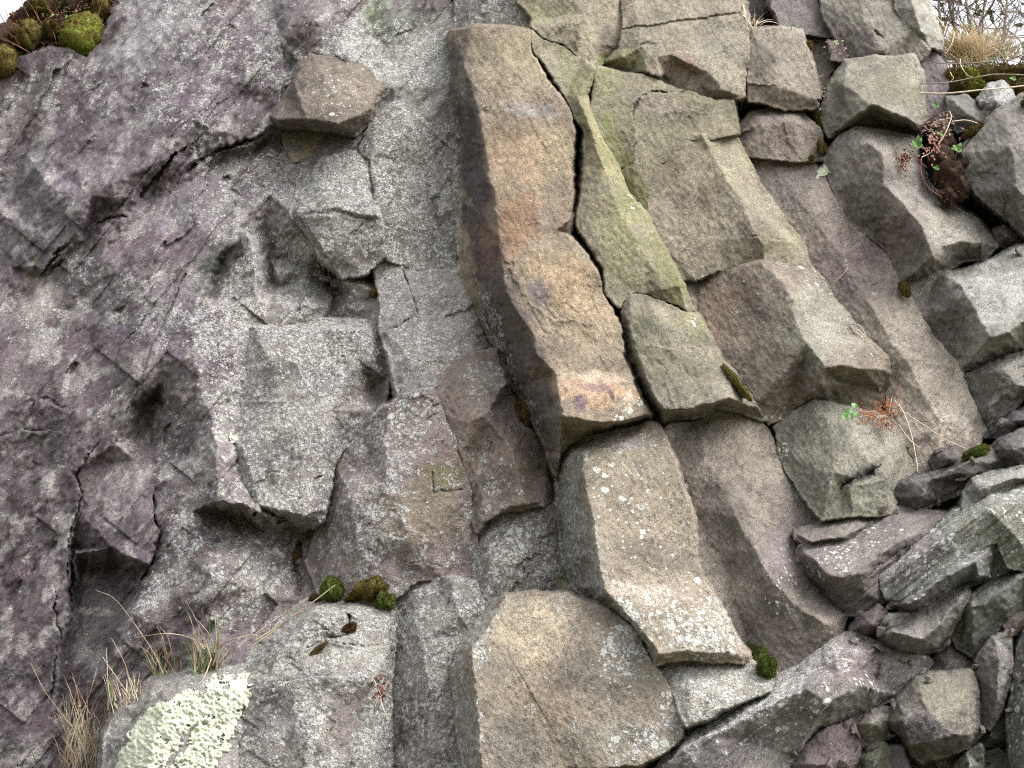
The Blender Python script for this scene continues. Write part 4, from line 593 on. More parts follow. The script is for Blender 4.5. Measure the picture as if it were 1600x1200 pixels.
rock('Z6', 'rock_boulder', 'big angular grey boulder with a purple lower face, at the lower right', 'rock', 'stone', (115, 109, 100),
     "1386,1126,24; 1404,1096,28; 1432,1062,30; 1470,1056,30; 1516,1050,28; 1524,1076,26; 1534,1140,22; 1512,1166,20; 1480,1180,18; 1440,1190,18; 1424,1178,20; 1406,1146,24", ["1404,1096,28; 1412,1126,38; 1406,1146,24", "1412,1126,38; 1452,1118,44; 1466,1128,45; 1490,1150,43; 1512,1150,34; 1534,1140,22", "1432,1062,30; 1452,1118,44", "1516,1050,28; 1500,1100,40; 1490,1150,43", "1412,1134,39; 1420,1168,38; 1452,1160,42; 1490,1150,43", "1452,1160,42; 1440,1190,18"], group=SG, fac=1.4, soft=1)
rock('Z7', 'rock_slab', 'upright dark grey slab standing beside the big angular boulder', 'rock', 'stone', (113, 107, 102), "1522,1052,22; 1534,1016,24; 1552,996,26; 1576,988,26; 1582,1020,24; 1578,1060,24; 1566,1104,22; 1546,1138,20; 1536,1130,18; 1528,1086,20", ["1552,996,26; 1562,1030,32; 1560,1080,31; 1546,1138,20"], group=SG, l=.15)
rock('Z8', 'rock_boulder', 'tall dark boulder with white lichen dots filling the bottom right corner', 'rock', 'stone', (104, 104, 100), "1584,1070,22; 1590,1010,24; 1606,970,26; 1650,956,26; 1650,1250,26; 1586,1250,20; 1580,1180,20; 1576,1120,20", ["1606,970,26; 1606,1060,32; 1606,1160,32; 1600,1250,30"], group=SG, l=.2, d=.2)
rock('Z9', 'rock_chunk', 'dark triangular chunk deep between the big angular boulder and the slabs above it', 'rock', 'stone', (100, 94, 90), "1446,1050,14; 1462,1024,16; 1484,1008,16; 1504,1020,15; 1522,1030,14; 1518,1050,16; 1470,1058,18; 1450,1066,18", ["1484,1008,16; 1482,1036,20; 1470,1058,18"], group=SG)
rock('Z11', 'stone', 'small dark wedge below the upright slab, lodged over the pale green stone', 'stone', 'stone', (100, 98, 92), "1532,1160,12; 1550,1140,14; 1572,1120,14; 1576,1156,10; 1560,1168,8", ["1550,1140,14; 1552,1152,18; 1576,1156,10"], group=SG, warp=1.5)
rock('Z12', 'stone', 'small pinkish stone jammed between the right edge boulder and the dark blocky slab', 'stone', 'stone', (134, 118, 110), "1570,978,20; 1584,962,22; 1598,958,20; 1600,974,18; 1588,990,18; 1576,992,18", [], group=SG, warp=1.5)
rock('Y1', 'stone', 'dark rounded stone at the foot of the long smooth pale column', 'stone', 'stone', (92, 84, 80), "1454,722,14; 1466,706,18; 1490,702,18; 1506,712,16; 1502,728,14; 1482,738,14; 1464,740,14", ["1466,706,18; 1482,716,24; 1482,738,14"], group=SG)
rock('Y2', 'rock_slab', 'dark flat fronted slab with a pale upper edge, below the dark rounded stone', 'rock', 'shale', (96, 91, 87),
     "1392,778,14; 1410,756,18; 1450,744,18; 1480,736,20; 1520,712,20; 1546,704,18; 1568,722,16; 1574,734,14; 1546,738,16; 1506,756,18; 1500,772,16; 1462,784,16; 1430,800,16; 1396,802,12", ["1410,756,18; 1450,750,27; 1520,720,29; 1568,722,16", "1450,750,27; 1440,776,26; 1430,800,16", "1520,720,29; 1510,740,28; 1506,756,18"], group=SG)
rock('Y3', 'rock_chunk', 'dark faceted chunk at the right edge above the pale ridged slab', 'rock', 'stone', (100, 96, 94), "1550,704,16; 1566,688,20; 1590,676,22; 1650,660,22; 1650,732,18; 1600,736,16; 1576,728,16; 1560,722,16", ["1566,688,20; 1582,700,28; 1576,728,16", "1582,700,28; 1650,690,26"], group=SG)
rock('Y4', 'rock_chunk', 'small dark pointed chunk jammed under the grey block at the right edge', 'rock', 'stone', (86, 80, 82), "1540,682,12; 1556,668,16; 1582,650,18; 1606,640,18; 1650,636,18; 1650,656,14; 1596,670,14; 1568,684,14", ["1556,668,16; 1590,658,22; 1650,650,18"], group=SG)
rock('Y5', 'rock_slab', 'pale ridged slab lying across the right edge above the greenish slab', 'rock', 'shale', (126, 124, 117), "1506,768,22; 1518,752,24; 1550,742,24; 1600,732,24; 1650,728,24; 1650,748,24; 1600,752,26; 1560,770,28; 1524,788,28; 1508,790,26", ["1506,768,22; 1530,768,33; 1580,750,33; 1650,740,30"], group=SG, fac=1.8, asp=4)

# ---- loose chips in the gaps
import bmesh
def chip(px, py, r_, seed):
    r = np.random.default_rng(seed); h = top(px, py); c = pos(px, py, h + r_ * .12); bm = bmesh.new()
    ax = r.normal(size=(3, 3)); ax, _ = np.linalg.qr(ax); sc_ = np.array([1.25, .9, .5])
    for _ in range(13):
        d = r.normal(size=3); d /= np.linalg.norm(d); bm.verts.new(Vector(c + ax @ (d * sc_) * r_ * .0025))
    res = bmesh.ops.convex_hull(bm, input=bm.verts)
    bmesh.ops.delete(bm, geom=[e for e in res['geom_interior'] if isinstance(e, bmesh.types.BMVert)], context='VERTS')
    bmesh.ops.bevel(bm, geom=list(bm.edges), offset=r_ * .00012, segments=1, affect='EDGES')
    bm.verts.index_update(); V = np.array([v.co[:] for v in bm.verts]); bmesh.ops.triangulate(bm, faces=bm.faces); bm.verts.index_update()
    F = np.array([[v.index for v in f.verts] for f in bm.faces]); bm.free()
    T = np.tile(lin((118, 110, 104)) * r.uniform(.7, 1.25), (len(V), 1)) * np.array([1.02, 1, .98]); gw = np.zeros((len(V), 4)); gw[:, 0] = r.uniform(0, .3)
    tag(mesh_obj('stone_chip', V, F, ROCK, smooth=False, colors={'tint': T, 'growth': gw}), 'small loose angular stone chip lodged in a gap between the slabs and columns', 'stone', 'loose stone chips in the gaps', 'thing')
for i, (px, py, r_) in enumerate(((1376, 986, 9), (1334, 1002, 8), (1396, 1102, 8), (1442, 1052, 9), (1480, 1002, 8), (1362, 1166, 10), (1402, 1160, 8), (1492, 1184, 9), (1546, 1150, 8), (1242, 838, 7), (1352, 998, 8), (1412, 1032, 7), (1540, 690, 9), (1500, 748, 9), (1380, 798, 8), (1252, 1046, 7), (1602, 972, 8), (1592, 396, 9),
    (1556, 352, 7), (1536, 384, 8), (1424, 1030, 9), (1452, 1064, 8), (1524, 1042, 8), (1578, 1110, 8), (1536, 1140, 7), (1590, 1060, 7), (1372, 1012, 8), (1384, 972, 7), (1500, 772, 9), (1468, 788, 8), (1400, 800, 8), (1520, 720, 7), (1580, 990, 9), (1325, 1130, 8), (1390, 1150, 8), (1240, 1180, 8), (1316, 1196, 9), (1424, 1186, 9), (1470, 1190, 10), (1540, 1188, 8), (1566, 660, 8), (1344, 958, 6), (466, 928, 7), (612, 1012, 6))):
    chip(px, py, r_, 900 + i)
# ------------------------------------------------------------------ plants, moss, soil
PU = np.cross(NRM, RT); PU = PU / np.linalg.norm(PU)
if PU[2] < 0: PU = -PU
rng = np.random.default_rng(7)
def simple_material(name, c0, c1, sc=60.0, rough=.85, c2=None, sc2=12.0, det=4, bump=0.0):
    m, n, b = nodes(name); g = G(n); P = g.add('NewGeometry').outputs['Position']
    f = g.mapr(g.noise(P, sc, det, .65), .3, .7); c = g.mix(f, tuple(lin(c0)) + (1,), tuple(lin(c1)) + (1,))
    if c2 is not None: c = g.mix(g.mapr(g.noise(P, sc2, 3, .6), .45, .62), c, tuple(lin(c2)) + (1,))
    n.links.new(c, b.inputs['Base Color']); b.inputs['Roughness'].default_value = rough
    if bump:
        bp = g.add('Bump'); bp.inputs['Distance'].default_value = bump; n.links.new(g.noise(P, sc * 2, 5, .7), bp.inputs['Height']); n.links.new(bp.outputs[0], b.inputs['Normal'])
    return m
MOSS_BRIGHT = simple_material("green_moss", (66, 74, 24), (124, 128, 46), 90, .95, (98, 88, 42), 20)
MOSS_GRASSY = simple_material("fresh_moss", (54, 66, 24), (94, 108, 44), 90, .95, (84, 84, 36), 30)
MOSS_OLIVE = simple_material("olive_moss", (66, 60, 30), (108, 98, 48), 90, .95, (84, 66, 34), 20)
MOSS_BROWN = simple_material("brown_moss", (58, 50, 28), (100, 86, 44), 90, .95, (70, 48, 30), 24)
SOIL = simple_material("peaty_soil", (38, 29, 23), (84, 64, 50), 45, .98, (60, 38, 28), 20, 6, .02)
STRAW = simple_material("dry_grass", (146, 130, 108), (204, 190, 166), 14, .8, (134, 112, 94), 9)
STRAW_PALE = simple_material("bleached_grass", (164, 146, 126), (214, 200, 180), 14, .8)
GREEN = simple_material("green_grass", (62, 96, 48), (112, 146, 76), 20, .7)
LEAF = simple_material("green_leaf", (70, 108, 56), (128, 164, 96), 20, .6)
LEAF_DK = simple_material("evergreen_leaf", (48, 78, 46), (92, 118, 78), 12, .45)
TWIG = simple_material("dark_twig", (92, 76, 66), (146, 128, 116), 16, .85)
TWIG_GREY = simple_material("grey_twig", (110, 98, 90), (158, 146, 134), 16, .85)
STEM_RED = simple_material("red_brown_stem", (92, 54, 42), (140, 92, 72), 20, .8)
FERN_DRY = simple_material("dry_fern", (110, 66, 40), (160, 104, 66), 40, .9)
SEED_RED = simple_material("red_seedhead", (84, 40, 28), (136, 70, 48), 70, .9)
LITTER = simple_material("dead_leaves", (104, 84, 74), (178, 158, 142), 50, .9, (88, 58, 50), 30)
PALE_LICHEN = simple_material("thick_pale_lichen", (160, 166, 144), (226, 228, 208), 150, .95, (198, 200, 174), 24, 5, .006)

class MB:
    def __init__(s): s.V = []; s.Q = []; s.T = []
    def tube(s, P, r0, r1, n=4):
        P = np.asarray(P, float); b = len(s.V); k = len(P)
        for i, p in enumerate(P):
            d = P[min(i + 1, k - 1)] - P[max(i - 1, 0)]; d = d / (np.linalg.norm(d) + 1e-9)
            a = np.cross(d, (0.31, 0.87, 0.4)); a /= np.linalg.norm(a) + 1e-9; c = np.cross(d, a)
            r = r0 + (r1 - r0) * i / max(k - 1, 1)
            for j in range(n):
                t = 2 * math.pi * j / n; s.V.append(p + r * (math.cos(t) * a + math.sin(t) * c))
        for i in range(k - 1):
            for j in range(n):
                s.Q.append((b + i * n + j, b + i * n + (j + 1) % n, b + (i + 1) * n + (j + 1) % n, b + (i + 1) * n + j))
    def blade(s, P, w):          # a folded tapering leaf blade along P
        P = np.asarray(P, float); b = len(s.V); k = len(P)
        sd = rng.normal(size=3); 
        for i, p in enumerate(P):
            d = P[min(i + 1, k - 1)] - P[max(i - 1, 0)]; d = d / (np.linalg.norm(d) + 1e-9)
            a = np.cross(d, sd); a /= np.linalg.norm(a) + 1e-9; c = np.cross(d, a); ww = w * (1 - .9 * (i / (k - 1)) ** 1.6)
            s.V += [p - a * ww, p + c * ww * .5, p + a * ww]
        for i in range(k - 1):
            q = b + i * 3; s.Q += [(q, q + 1, q + 4, q + 3), (q + 1, q + 2, q + 5, q + 4)]
    def leaf(s, p, d, up, L, W, curl=.25):
        d = np.asarray(d, float); d = d / (np.linalg.norm(d) + 1e-9); a = np.cross(d, up); a = a / (np.linalg.norm(a) + 1e-9); u = np.cross(a, d); b = len(s.V)
        prof = ((0, .12), (.25, .75), (.5, 1), (.75, .7), (1, .05))
        for t, w in prof:
            m = p + d * L * t - u * curl * L * t * t
            s.V += [m - a * W * w + u * W * w * .35, m, m + a * W * w + u * W * w * .35]
        for i in range(4):
            q = b + i * 3; s.Q += [(q, q + 1, q + 4, q + 3), (q + 1, q + 2, q + 5, q + 4)]
    def tri(s, a, b_, c):
        b = len(s.V); s.V += [a, b_, c]; s.T.append((b, b + 1, b + 2))
    def build(s, name, mat, parent=None, loc=None, smooth=True):
        F = []
        if s.Q: F.append(np.array(s.Q))
        if s.T: F.append(np.array(s.T))
        return mesh_obj(name, np.array(s.V), F, mat, parent, loc, smooth)
def empty(name, p, label, cat, group=None):
    o = bpy.data.objects.new(name, None); COL.objects.link(o); o.location = Vector(p); o.empty_display_size = .05
    return tag(o, label, cat, group, 'thing')
def curve(P, n=10):              # smooth line through points
    P = [np.asarray(p, float) for p in P]; Pp = [2 * P[0] - P[1]] + P + [2 * P[-1] - P[-2]]; o = []
    for i in range(1, len(Pp) - 2):
        for k in range(n):
            t = k / n; a, b, c, d = Pp[i - 1:i + 3]
            o.append(.5 * (2 * b + (c - a) * t + (2 * a - 5 * b + 4 * c - d) * t * t + (3 * b - a - 3 * c + d) * t ** 3))
    o.append(P[-1]); return o
def line(s, h0, n=6):            # "px,py,dh; ..." with dh in cm above h0
    return curve([pos(a, b, h0 + c) for a, b, c in pts(s)], n)
def unit(p, q=0): return float(np.linalg.norm(pos(p + 1, q, 0) - pos(p, q, 0)))
def moss(px, py, rx, ry, turn, thick, label, mat, cat='moss', name='moss_cushion', group='moss cushions in the cracks', dh=0.0, n=2600, bl=.006, seed=None, parent=None):
    h = top(px, py) if px > -50 else 0
    c = pos(px, py, h + dh); k = .0025
    N, M = 34, 18; th = np.linspace(0, 2 * np.pi, N, endpoint=False); ph = np.linspace(0, np.pi, M)
    TH_, PH = np.meshgrid(th, ph); d = np.stack([np.sin(PH) * np.cos(TH_), np.sin(PH) * np.sin(TH_), np.cos(PH)], -1)
    r = np.random.default_rng(abs(int(px * 31 + py)))
    def lump(d):
        o = 0
        for f, a in ((3, .09), (6, .06), (11, .035)):
            for _ in range(3):
                pass
        return o
    ks = [(r.normal(size=3) * f, r.uniform(0, 6.28), a) for f, a in ((2.6, .10), (2.6, .10), (5, .06), (5, .06), (9, .04), (9, .04), (14, .02))]
    def rad(d): return 1 + sum(a * np.sin(d @ q + p) for q, p, a in ks)
    ca, sa = math.cos(R(turn)), math.sin(R(turn)); e1 = ca * RT - sa * PU; e2 = sa * RT + ca * PU
    def place(d, s=1.0):
        q = d * rad(d)[..., None] * s
        return c + q[..., 0:1] * e1 * rx * k + q[..., 1:2] * e2 * ry * k * 1.2 + q[..., 2:3] * NRM * thick * .01
    b = MB(); b.V = list(place(d).reshape(-1, 3))
    for i in range(M - 1):
        for j in range(N): b.Q.append((i * N + j, (i + 1) * N + j, (i + 1) * N + (j + 1) % N, i * N + (j + 1) % N))
    dd = r.normal(size=(n, 3)); dd[:, 2] = np.abs(dd[:, 2]) - .25; dd /= np.linalg.norm(dd, axis=1)[:, None]
    S0 = place(dd, .99); O = place(dd, 1.1) - S0; O /= np.linalg.norm(O, axis=1)[:, None] + 1e-9
    O = O + r.normal(size=(n, 3)) * .38; L = bl * r.uniform(.5, 1.3, n)
    A = r.normal(size=(n, 3)); A = np.cross(A, O); A /= np.linalg.norm(A, axis=1)[:, None] + 1e-9
    base = len(b.V); tv = np.stack([S0 - A * .0011, S0 + A * .0011, S0 + O * L[:, None]], 1).reshape(-1, 3)
    b.V += list(tv); b.T = [(base + 3 * i, base + 3 * i + 1, base + 3 * i + 2) for i in range(n)]
    o = b.build(name, mat, parent, c)
    if parent is None: tag(o, label, cat, group, 'thing')
    return o
def growth(name, label, cat, outline, thick, mat, group=None, lump=1.0, dens=0, bl=.006, ls=9.0, kind='thing'):
    """a mat that follows the rock it grows on"""
    out = [p[:2] for p in pts(outline)]; ox = [p[0] for p in out]; oy = [p[1] for p in out]; sd_ = int(ox[0] + oy[0])
    X, Y = np.meshgrid(np.arange(min(ox) - 8, max(ox) + 8, 1.5), np.arange(min(oy) - 8, max(oy) + 8, 1.5))
    wx = X + 7 * fbm(X / 20, Y / 20, sd_, 4, .7); wy = Y + 7 * fbm(X / 20, Y / 20, sd_ + 9, 4, .7)
    D = np.full(X.shape, 1e9); IN = np.zeros(X.shape, bool)
    for i in range(len(out)):
        A, B = out[i], out[(i + 1) % len(out)]; dd, _, _ = seg_dist(wx, wy, A, B); D = np.minimum(D, dd)
        if A[1] != B[1]: IN ^= ((A[1] > wy) != (B[1] > wy)) & (wx < (B[0] - A[0]) * (wy - A[1]) / (B[1] - A[1]) + A[0])
    D = np.where(IN, D, -D); D = np.minimum(D, 26 * (fbm(X / 24, Y / 24, sd_ + 60, 4, .7) + .88) * (1 if max(ox) - min(ox) > 60 else 9)) if lump > 1 else D
    gi = np.clip(((Y + 60) / 2).astype(int), 2, 657); gj = np.clip(((X + 60) / 2).astype(int), 2, 857)
    base = np.max([TOPS[gi + a, gj + b] for a in (-1, 0, 1) for b in (-1, 0, 1)], 0)
    for _ in range(4):
        q = np.pad(base, 1, mode='edge'); base = (q[1:-1, 1:-1] * 2 + q[:-2, 1:-1] + q[2:, 1:-1] + q[1:-1, :-2] + q[1:-1, 2:]) / 6
    H = base + thick * np.sqrt(np.clip(D / 14, 0, 1)) * (.75 + .35 * lump * fbm(X / ls, Y / ls, sd_ + 30, 3, .6)) + np.minimum(D, 0) * .6 - .15
    if lump > 1: H += .5 * lump * scales(X / (ls * .8), Y / (ls * .8), sd_ + 44, .9, 1.0) * (D > 0)
    K = D > -3; Q = K[:-1, :-1] & K[1:, :-1] & K[:-1, 1:] & K[1:, 1:]
    used = np.zeros(X.shape, bool); used[:-1, :-1] |= Q; used[1:, :-1] |= Q; used[:-1, 1:] |= Q; used[1:, 1:] |= Q
    idx = -np.ones(X.shape, int); idx[used] = np.arange(used.sum()); V = pos(X[used], Y[used], H[used])
    F = [np.stack([idx[:-1, :-1][Q], idx[1:, :-1][Q], idx[1:, 1:][Q], idx[:-1, 1:][Q]], 1)]
    if dens:
        r = np.random.default_rng(sd_); pk = np.nonzero((D > 0)[used])[0]; n = int(dens); ii = r.choice(pk, n)
        S0 = V[ii] + r.normal(size=(n, 3)) * .001; O = NRM + r.normal(size=(n, 3)) * .55 + np.array([0, 0, .3]); A = np.cross(r.normal(size=(n, 3)), O); A /= np.linalg.norm(A, axis=1)[:, None]
        tv = np.stack([S0 - A * .0011, S0 + A * .0011, S0 + O * (bl * r.uniform(.5, 1.3, n))[:, None]], 1).reshape(-1, 3)
        F.append(np.arange(len(V), len(V) + 3 * n).reshape(-1, 3)); V = np.concatenate([V, tv])
    return tag(mesh_obj(name, V, F, mat), label, cat, group, kind)

# moss in the cracks
moss(820, 651, 16, 22, 0, 5, 'dark olive oval moss cushion against the shaded side of the rusty column', MOSS_BROWN, dh=1, n=3500)
moss(463, 874, 11, 17, 5, 2.5, 'brown moss plug in the dark crack below the bulging undercut block', MOSS_BROWN, dh=0, n=2000)
moss(518, 919, 15, 14, 0, 4.5, 'round green moss cushion, leftmost of the cushions along the pale ledge', MOSS_GRASSY, dh=1.5)
moss(580, 920, 21, 13, -25, 4.5, 'wide olive moss cushion, highest of those along the pale ledge', MOSS_OLIVE, dh=1.5, n=3600)
moss(601, 942, 12, 11, 0, 4, 'small green topped moss cushion at the right end of the pale ledge', MOSS_GRASSY, dh=1.5)
moss(556, 932, 14, 5, -20, 2.5, 'thin olive moss strip on the pale ledge below the wide cushion', MOSS_OLIVE, dh=1)
moss(546, 981, 8, 5, -40, 1.2, 'small brown moss tuft in the notch of the pale ledge', MOSS_BROWN, dh=1, n=1000)
moss(494, 936, 8, 4, 10, 2, 'tiny moss tuft left of the round green cushion on the pale ledge', MOSS_OLIVE, dh=1, n=900)
moss(498, 1014, 12, 2.5, -40, .8, 'thin streak of moss in the slanting crack of the pale ledge', MOSS_OLIVE, dh=.8, n=900)
moss(586, 457, 5, 9, 15, 2, 'tiny olive moss speck on the grey face above the sloping shelf', MOSS_OLIVE, dh=.6, n=700)
moss(1182, 1029, 17, 19, 0, 5, 'bright green moss cushion under the long brown grey column', MOSS_GRASSY, dh=2, n=4200, bl=.009)
moss(1198, 1044, 11, 11, 0, 4, 'smaller fresh green moss tuft touching the bright one under the long brown grey column', MOSS_GRASSY, dh=2, n=2400, bl=.009)
moss(1150, 598, 6, 26, -30, 2.6, 'narrow strip of dark moss in the joint beside the grey brown column segment', MOSS_OLIVE, dh=2, n=1700)
moss(1525, 708, 22, 6, -24, 3, 'bright moss strip over the dark flat fronted slab', MOSS_GRASSY, dh=2, n=2600)
moss(1277, 182, 7, 22, -8, 3, 'dark moss filling the joint left of the chunky overhanging block', MOSS_OLIVE, dh=3, n=1700)
moss(1284, 232, 7, 14, -10, 3, 'brown moss lower in the joint beside the ridged grey column', MOSS_BROWN, dh=3, n=1200)
moss(1413, 452, 6, 12, -20, 2.5, 'brown moss plug between the pale column and the broken block', MOSS_BROWN, dh=2.5, n=900)
moss(1265, 72, 5, 7, 0, 2, 'tiny yellow green moss dot beside the capping block', MOSS_OLIVE, dh=2.5, n=600)
moss(1268, 248, 4, 4, 0, 1.5, 'tiny moss dot at the foot of the stack of three blocks', MOSS_OLIVE, dh=2, n=400)
moss(1636 - 20, 160, 22, 12, 0, 4, 'moss clump capping the large rough grey boulder', MOSS_BROWN, dh=2, n=1800)
moss(1524, 206, 22, 7, -30, 3, 'rusty brown moss along the stone rim beside the large rough boulder', MOSS_BROWN, dh=4, n=2600)
# thick pale lichen on the bottom left rock
growth('lichen_patch', 'thick crinkled yellowish white lichen spread over the bottom left rock', 'lichen', "172,1212; 196,1160; 216,1126; 240,1102; 284,1086; 290,1070; 312,1086; 342,1056; 386,1058; 396,1084; 378,1118; 350,1178; 332,1216; 270,1216; 266,1196; 296,1156; 310,1128; 292,1146; 258,1190; 240,1216",
       1.0, PALE_LICHEN, lump=1.7, ls=6)
growth('lichen_patch', 'small pale yellow lichen blotch on the bulging undercut block', 'lichen', "358,680; 368,676; 374,686; 368,694; 360,690", .5, PALE_LICHEN, lump=1.4, ls=7)

growth('lichen_patch', 'small white lichen blotch at the top of the long smooth pale column', 'lichen', '1272,264; 1288,262; 1294,272; 1284,280; 1276,274', .5, PALE_LICHEN, lump=.9, ls=7)
# ---- peat and moss bank at the top left
bank = empty('moss_bank', pos(60, 70, 10), 'dark peaty bank with moss and red stems over the rock at the top left', 'moss bank')
def lumpbed(P, rads, n, seed):
    r = np.random.default_rng(seed); b = MB()
    for (px, py, h, rr) in P:
        c = pos(px, py, h)
        for _ in range(n):
            d = r.normal(size=3); d /= np.linalg.norm(d); p = c + (RT * d[0] + PU * d[1] + NRM * d[2] * .7) * rr * .0025 * r.uniform(.8, 1.0)
            u = r.normal(size=3); L = r.uniform(.006, .02); b.leaf(p, u + (p - c) / (rr * .0025) * .8, d, L, L * r.uniform(.15, .4))
    return b
SB = [(-30, 90, 8, 40), (10, 70, 9, 40), (40, 40, 8, 34), (70, 25, 7, 40), (110, 10, 6, 40), (150, 0, 5, 40), (85, 55, 6, 34), (60, 62, 8, 26), (128, 60, 7, 30), (165, -20, 4, 40), (20, 100, 7, 24), (-40, 60, 6, 50), (100, -20, 4, 46)]
for (px, py, h, rr) in SB:
    TOPS[int((py + 60) / 2) if py > -60 else 0, max(0, int((px + 60) / 2))] = h
base = MB()
for (px, py, h, rr) in SB:
    c = pos(px, py, h - 4); r = np.random.default_rng(abs(int(px + 500))); N, M = 24, 14; b0 = len(base.V); ks = [(r.normal(size=3) * f, r.uniform(0, 6), a) for f, a in ((3, .12), (6, .09), (12, .06))]
    for i in range(M):
        for j in range(N):
            p_, t_ = math.pi * i / (M - 1), 2 * math.pi * j / N; d = np.array([math.sin(p_) * math.cos(t_), math.sin(p_) * math.sin(t_), math.cos(p_)])
            q = d * (1 + sum(a * math.sin(float(d @ k_) + f) for k_, f, a in ks)); base.V.append(c + (RT * q[0] + PU * q[1] * 1.1 + NRM * q[2]) * rr * .0025)
    for i in range(M - 1):
        for j in range(N): base.Q.append((b0 + i * N + j, b0 + (i + 1) * N + j, b0 + (i + 1) * N + (j + 1) % N, b0 + i * N + (j + 1) % N))
base.build('soil', SOIL, bank)
lumpbed(SB, 0, 520, 3).build('leaf_litter', simple_material("peat_litter", (66, 50, 40), (132, 100, 76), 60, .9, (92, 88, 40), 16), bank)
for (px, py, rx, ry, tn, th_, mt, h) in ((128, 56, 35, 33, 0, 9, MOSS_BRIGHT, 8), (45, 55, 23, 20, 0, 6, MOSS_OLIVE, 14), (80, 45, 12, 10, 0, 4, MOSS_OLIVE, 14), (2, 92, 28, 22, 0, 6, MOSS_OLIVE, 14), (158, 16, 18, 18, 0, 6, MOSS_OLIVE, 8), (60, 12, 20, 10, 0, 4, MOSS_OLIVE, 13), (-36, 100, 30, 26, 0, 6, MOSS_OLIVE, 12)):
    TOPS[max(0, int((py + 60) / 2)), max(0, int((px + 60) / 2))] = h
    moss(px, py, rx, ry, tn, th_, '', mt, name='moss_cushion', parent=bank, n=7000 if rx > 30 else 2600, bl=.007)
st = MB()
for q in ("20,48,16; 14,30,20; 8,14,24", "45,26,16; 38,12,18; 32,-4,22", "60,30,16; 52,14,18; 40,-2,22", "84,24,16; 74,10,18; 66,-6,22", "110,42,18; 118,18,20; 128,-4,22", "124,46,20; 122,34,22; 118,22,24", "88,70,16; 86,58,20; 82,48,20", "150,30,14; 156,14,16; 164,-6,18", "172,20,14; 182,10,14; 170,-2,16", "40,50,18; 26,40,22; 6,24,24", "46,82,14; 20,68,18; -6,58,22", "36,76,14; 14,64,18; -10,52,22", "66,40,16; 58,22,20; 56,4,24", "30,70,16; 22,58,20; 8,48,22", "10,40,16; 2,26,20; -4,10,24"):
    st.tube(line(q, 0), .0022, .0009)
st.build('stems', STEM_RED, bank)
for (px, py) in ((104, 26), (82, 24), (138, 31), (112, 24)):
    lf = MB()
    for k in range(3): lf.leaf(pos(px, py, 19), RT * rng.normal() + PU * rng.normal(), NRM, .012, .004)
    lf.build('sprig', LEAF, bank)


# ---- grass at the lower left
GG = 'grass tufts on the lower left ledge'
def tuft(name, root, label, traced, nd, ng, spread, length, lean, group=GG, mat=STRAW, gmat=GREEN, w=.0028, h0=None):
    h = top(*root) if h0 is None else h0; c = pos(root[0], root[1], h)
    e = empty(name, c, label, 'grass', group)
    for nm, mt, cnt, tr in (('dry_blades', mat, nd, traced[0]), ('green_blades', gmat, ng, traced[1])):
        b = MB()
        for q in tr: b.tube(line(q, h), .0026, .0007)
        for _ in range(cnt):
            p0 = c + RT * rng.uniform(-1, 1) * spread[0] * .0025 + PU * rng.uniform(-1, 1) * spread[1] * .0025 + NRM * rng.uniform(-.01, .02)
            d = np.array([lean[0], 0, 1.0]) + RT * rng.normal() * lean[1] + NRM * (rng.normal() * .25 + .15); d /= np.linalg.norm(d); L = length * rng.uniform(.4, 1.1)
            g_ = np.array([0, -.1, -1]) * rng.uniform(.1, .7) * L
            b.blade([p0 + d * L * t + g_ * t * t * .6 for t in np.linspace(0, 1, 6)], w * rng.uniform(.6, 1.2))
        if b.V: b.build(nm, mt, e)
    return e
tuft('grass_tuft', (322, 1048), 'tuft of mixed dry and green grass above the thick pale lichen', (["330,1030,3; 320,1000,8; 303,962,14; 290,938,18", "336,1020,3; 326,990,8; 302,962,12", "338,1010,3; 337,975,6; 335,950,8", "320,1015,4; 300,998,8; 262,990,12; 212,996,15", "340,1012,4; 360,1000,6; 402,990,6; 420,984,6", "322,1012,4; 308,1000,6; 298,968,10; 292,955,12", "330,1030,4; 318,1060,8; 299,1077,10"],
     ["322,1055,2; 324,1040,6; 322,1015,10", "340,1020,2; 341,990,8; 338,960,10", "328,1000,3; 327,975,8; 326,955,12", "350,1030,2; 357,1020,6; 362,1008,10"]), 60, 22, (18, 10), .15, (.05, .32))
tuft('grass_tuft', (262, 1046), 'sparse grass tuft with one long bent straw, left of the mixed tuft', (["254,1052,3; 240,1020,8; 208,972,14; 178,935,18; 149,922,20", "262,1032,3; 255,1000,8; 245,978,12", "270,1030,3; 262,995,8; 250,980,12", "244,1040,3; 232,1020,8; 216,1008,10"], ["288,1030,2; 286,1015,6; 281,1000,8", "250,1054,2; 238,1040,6; 224,1030,8"]), 50, 12, (24, 14), .12, (-.1, .3))
tuft('grass_tuft', (196, 1100), 'thin grey dry stalks between the two larger dry tufts', (["208,1088,3; 202,1060,8; 192,1030,14; 174,997,18", "178,1115,3; 170,1080,8; 166,1012,14", "205,1090,3; 190,1070,8; 160,1026,12"], ["218,1078,2; 210,1068,6; 204,1060,8"]), 50, 4, (24, 16), .14, (-.05, .35), mat=STRAW_PALE)
tuft('grass_tuft', (134, 1186), 'large dry grass tuft in the dark corner at the bottom left', (["116,1142,6; 100,1120,10; 70,1080,16; 48,1036,20", "104,1190,4; 120,1130,10; 138,1090,14; 152,1042,18", "126,1105,6; 118,1070,10; 112,1050,14", "140,1115,6; 126,1085,10; 113,1058,14", "108,1196,4; 96,1180,6; 90,1172,8"], ["58,1196,2; 52,1180,6; 48,1162,8", "128,1200,2; 130,1185,6; 132,1172,8"]), 150, 4, (32, 26), .26, (.02, .26), w=.0018)
ss = MB()
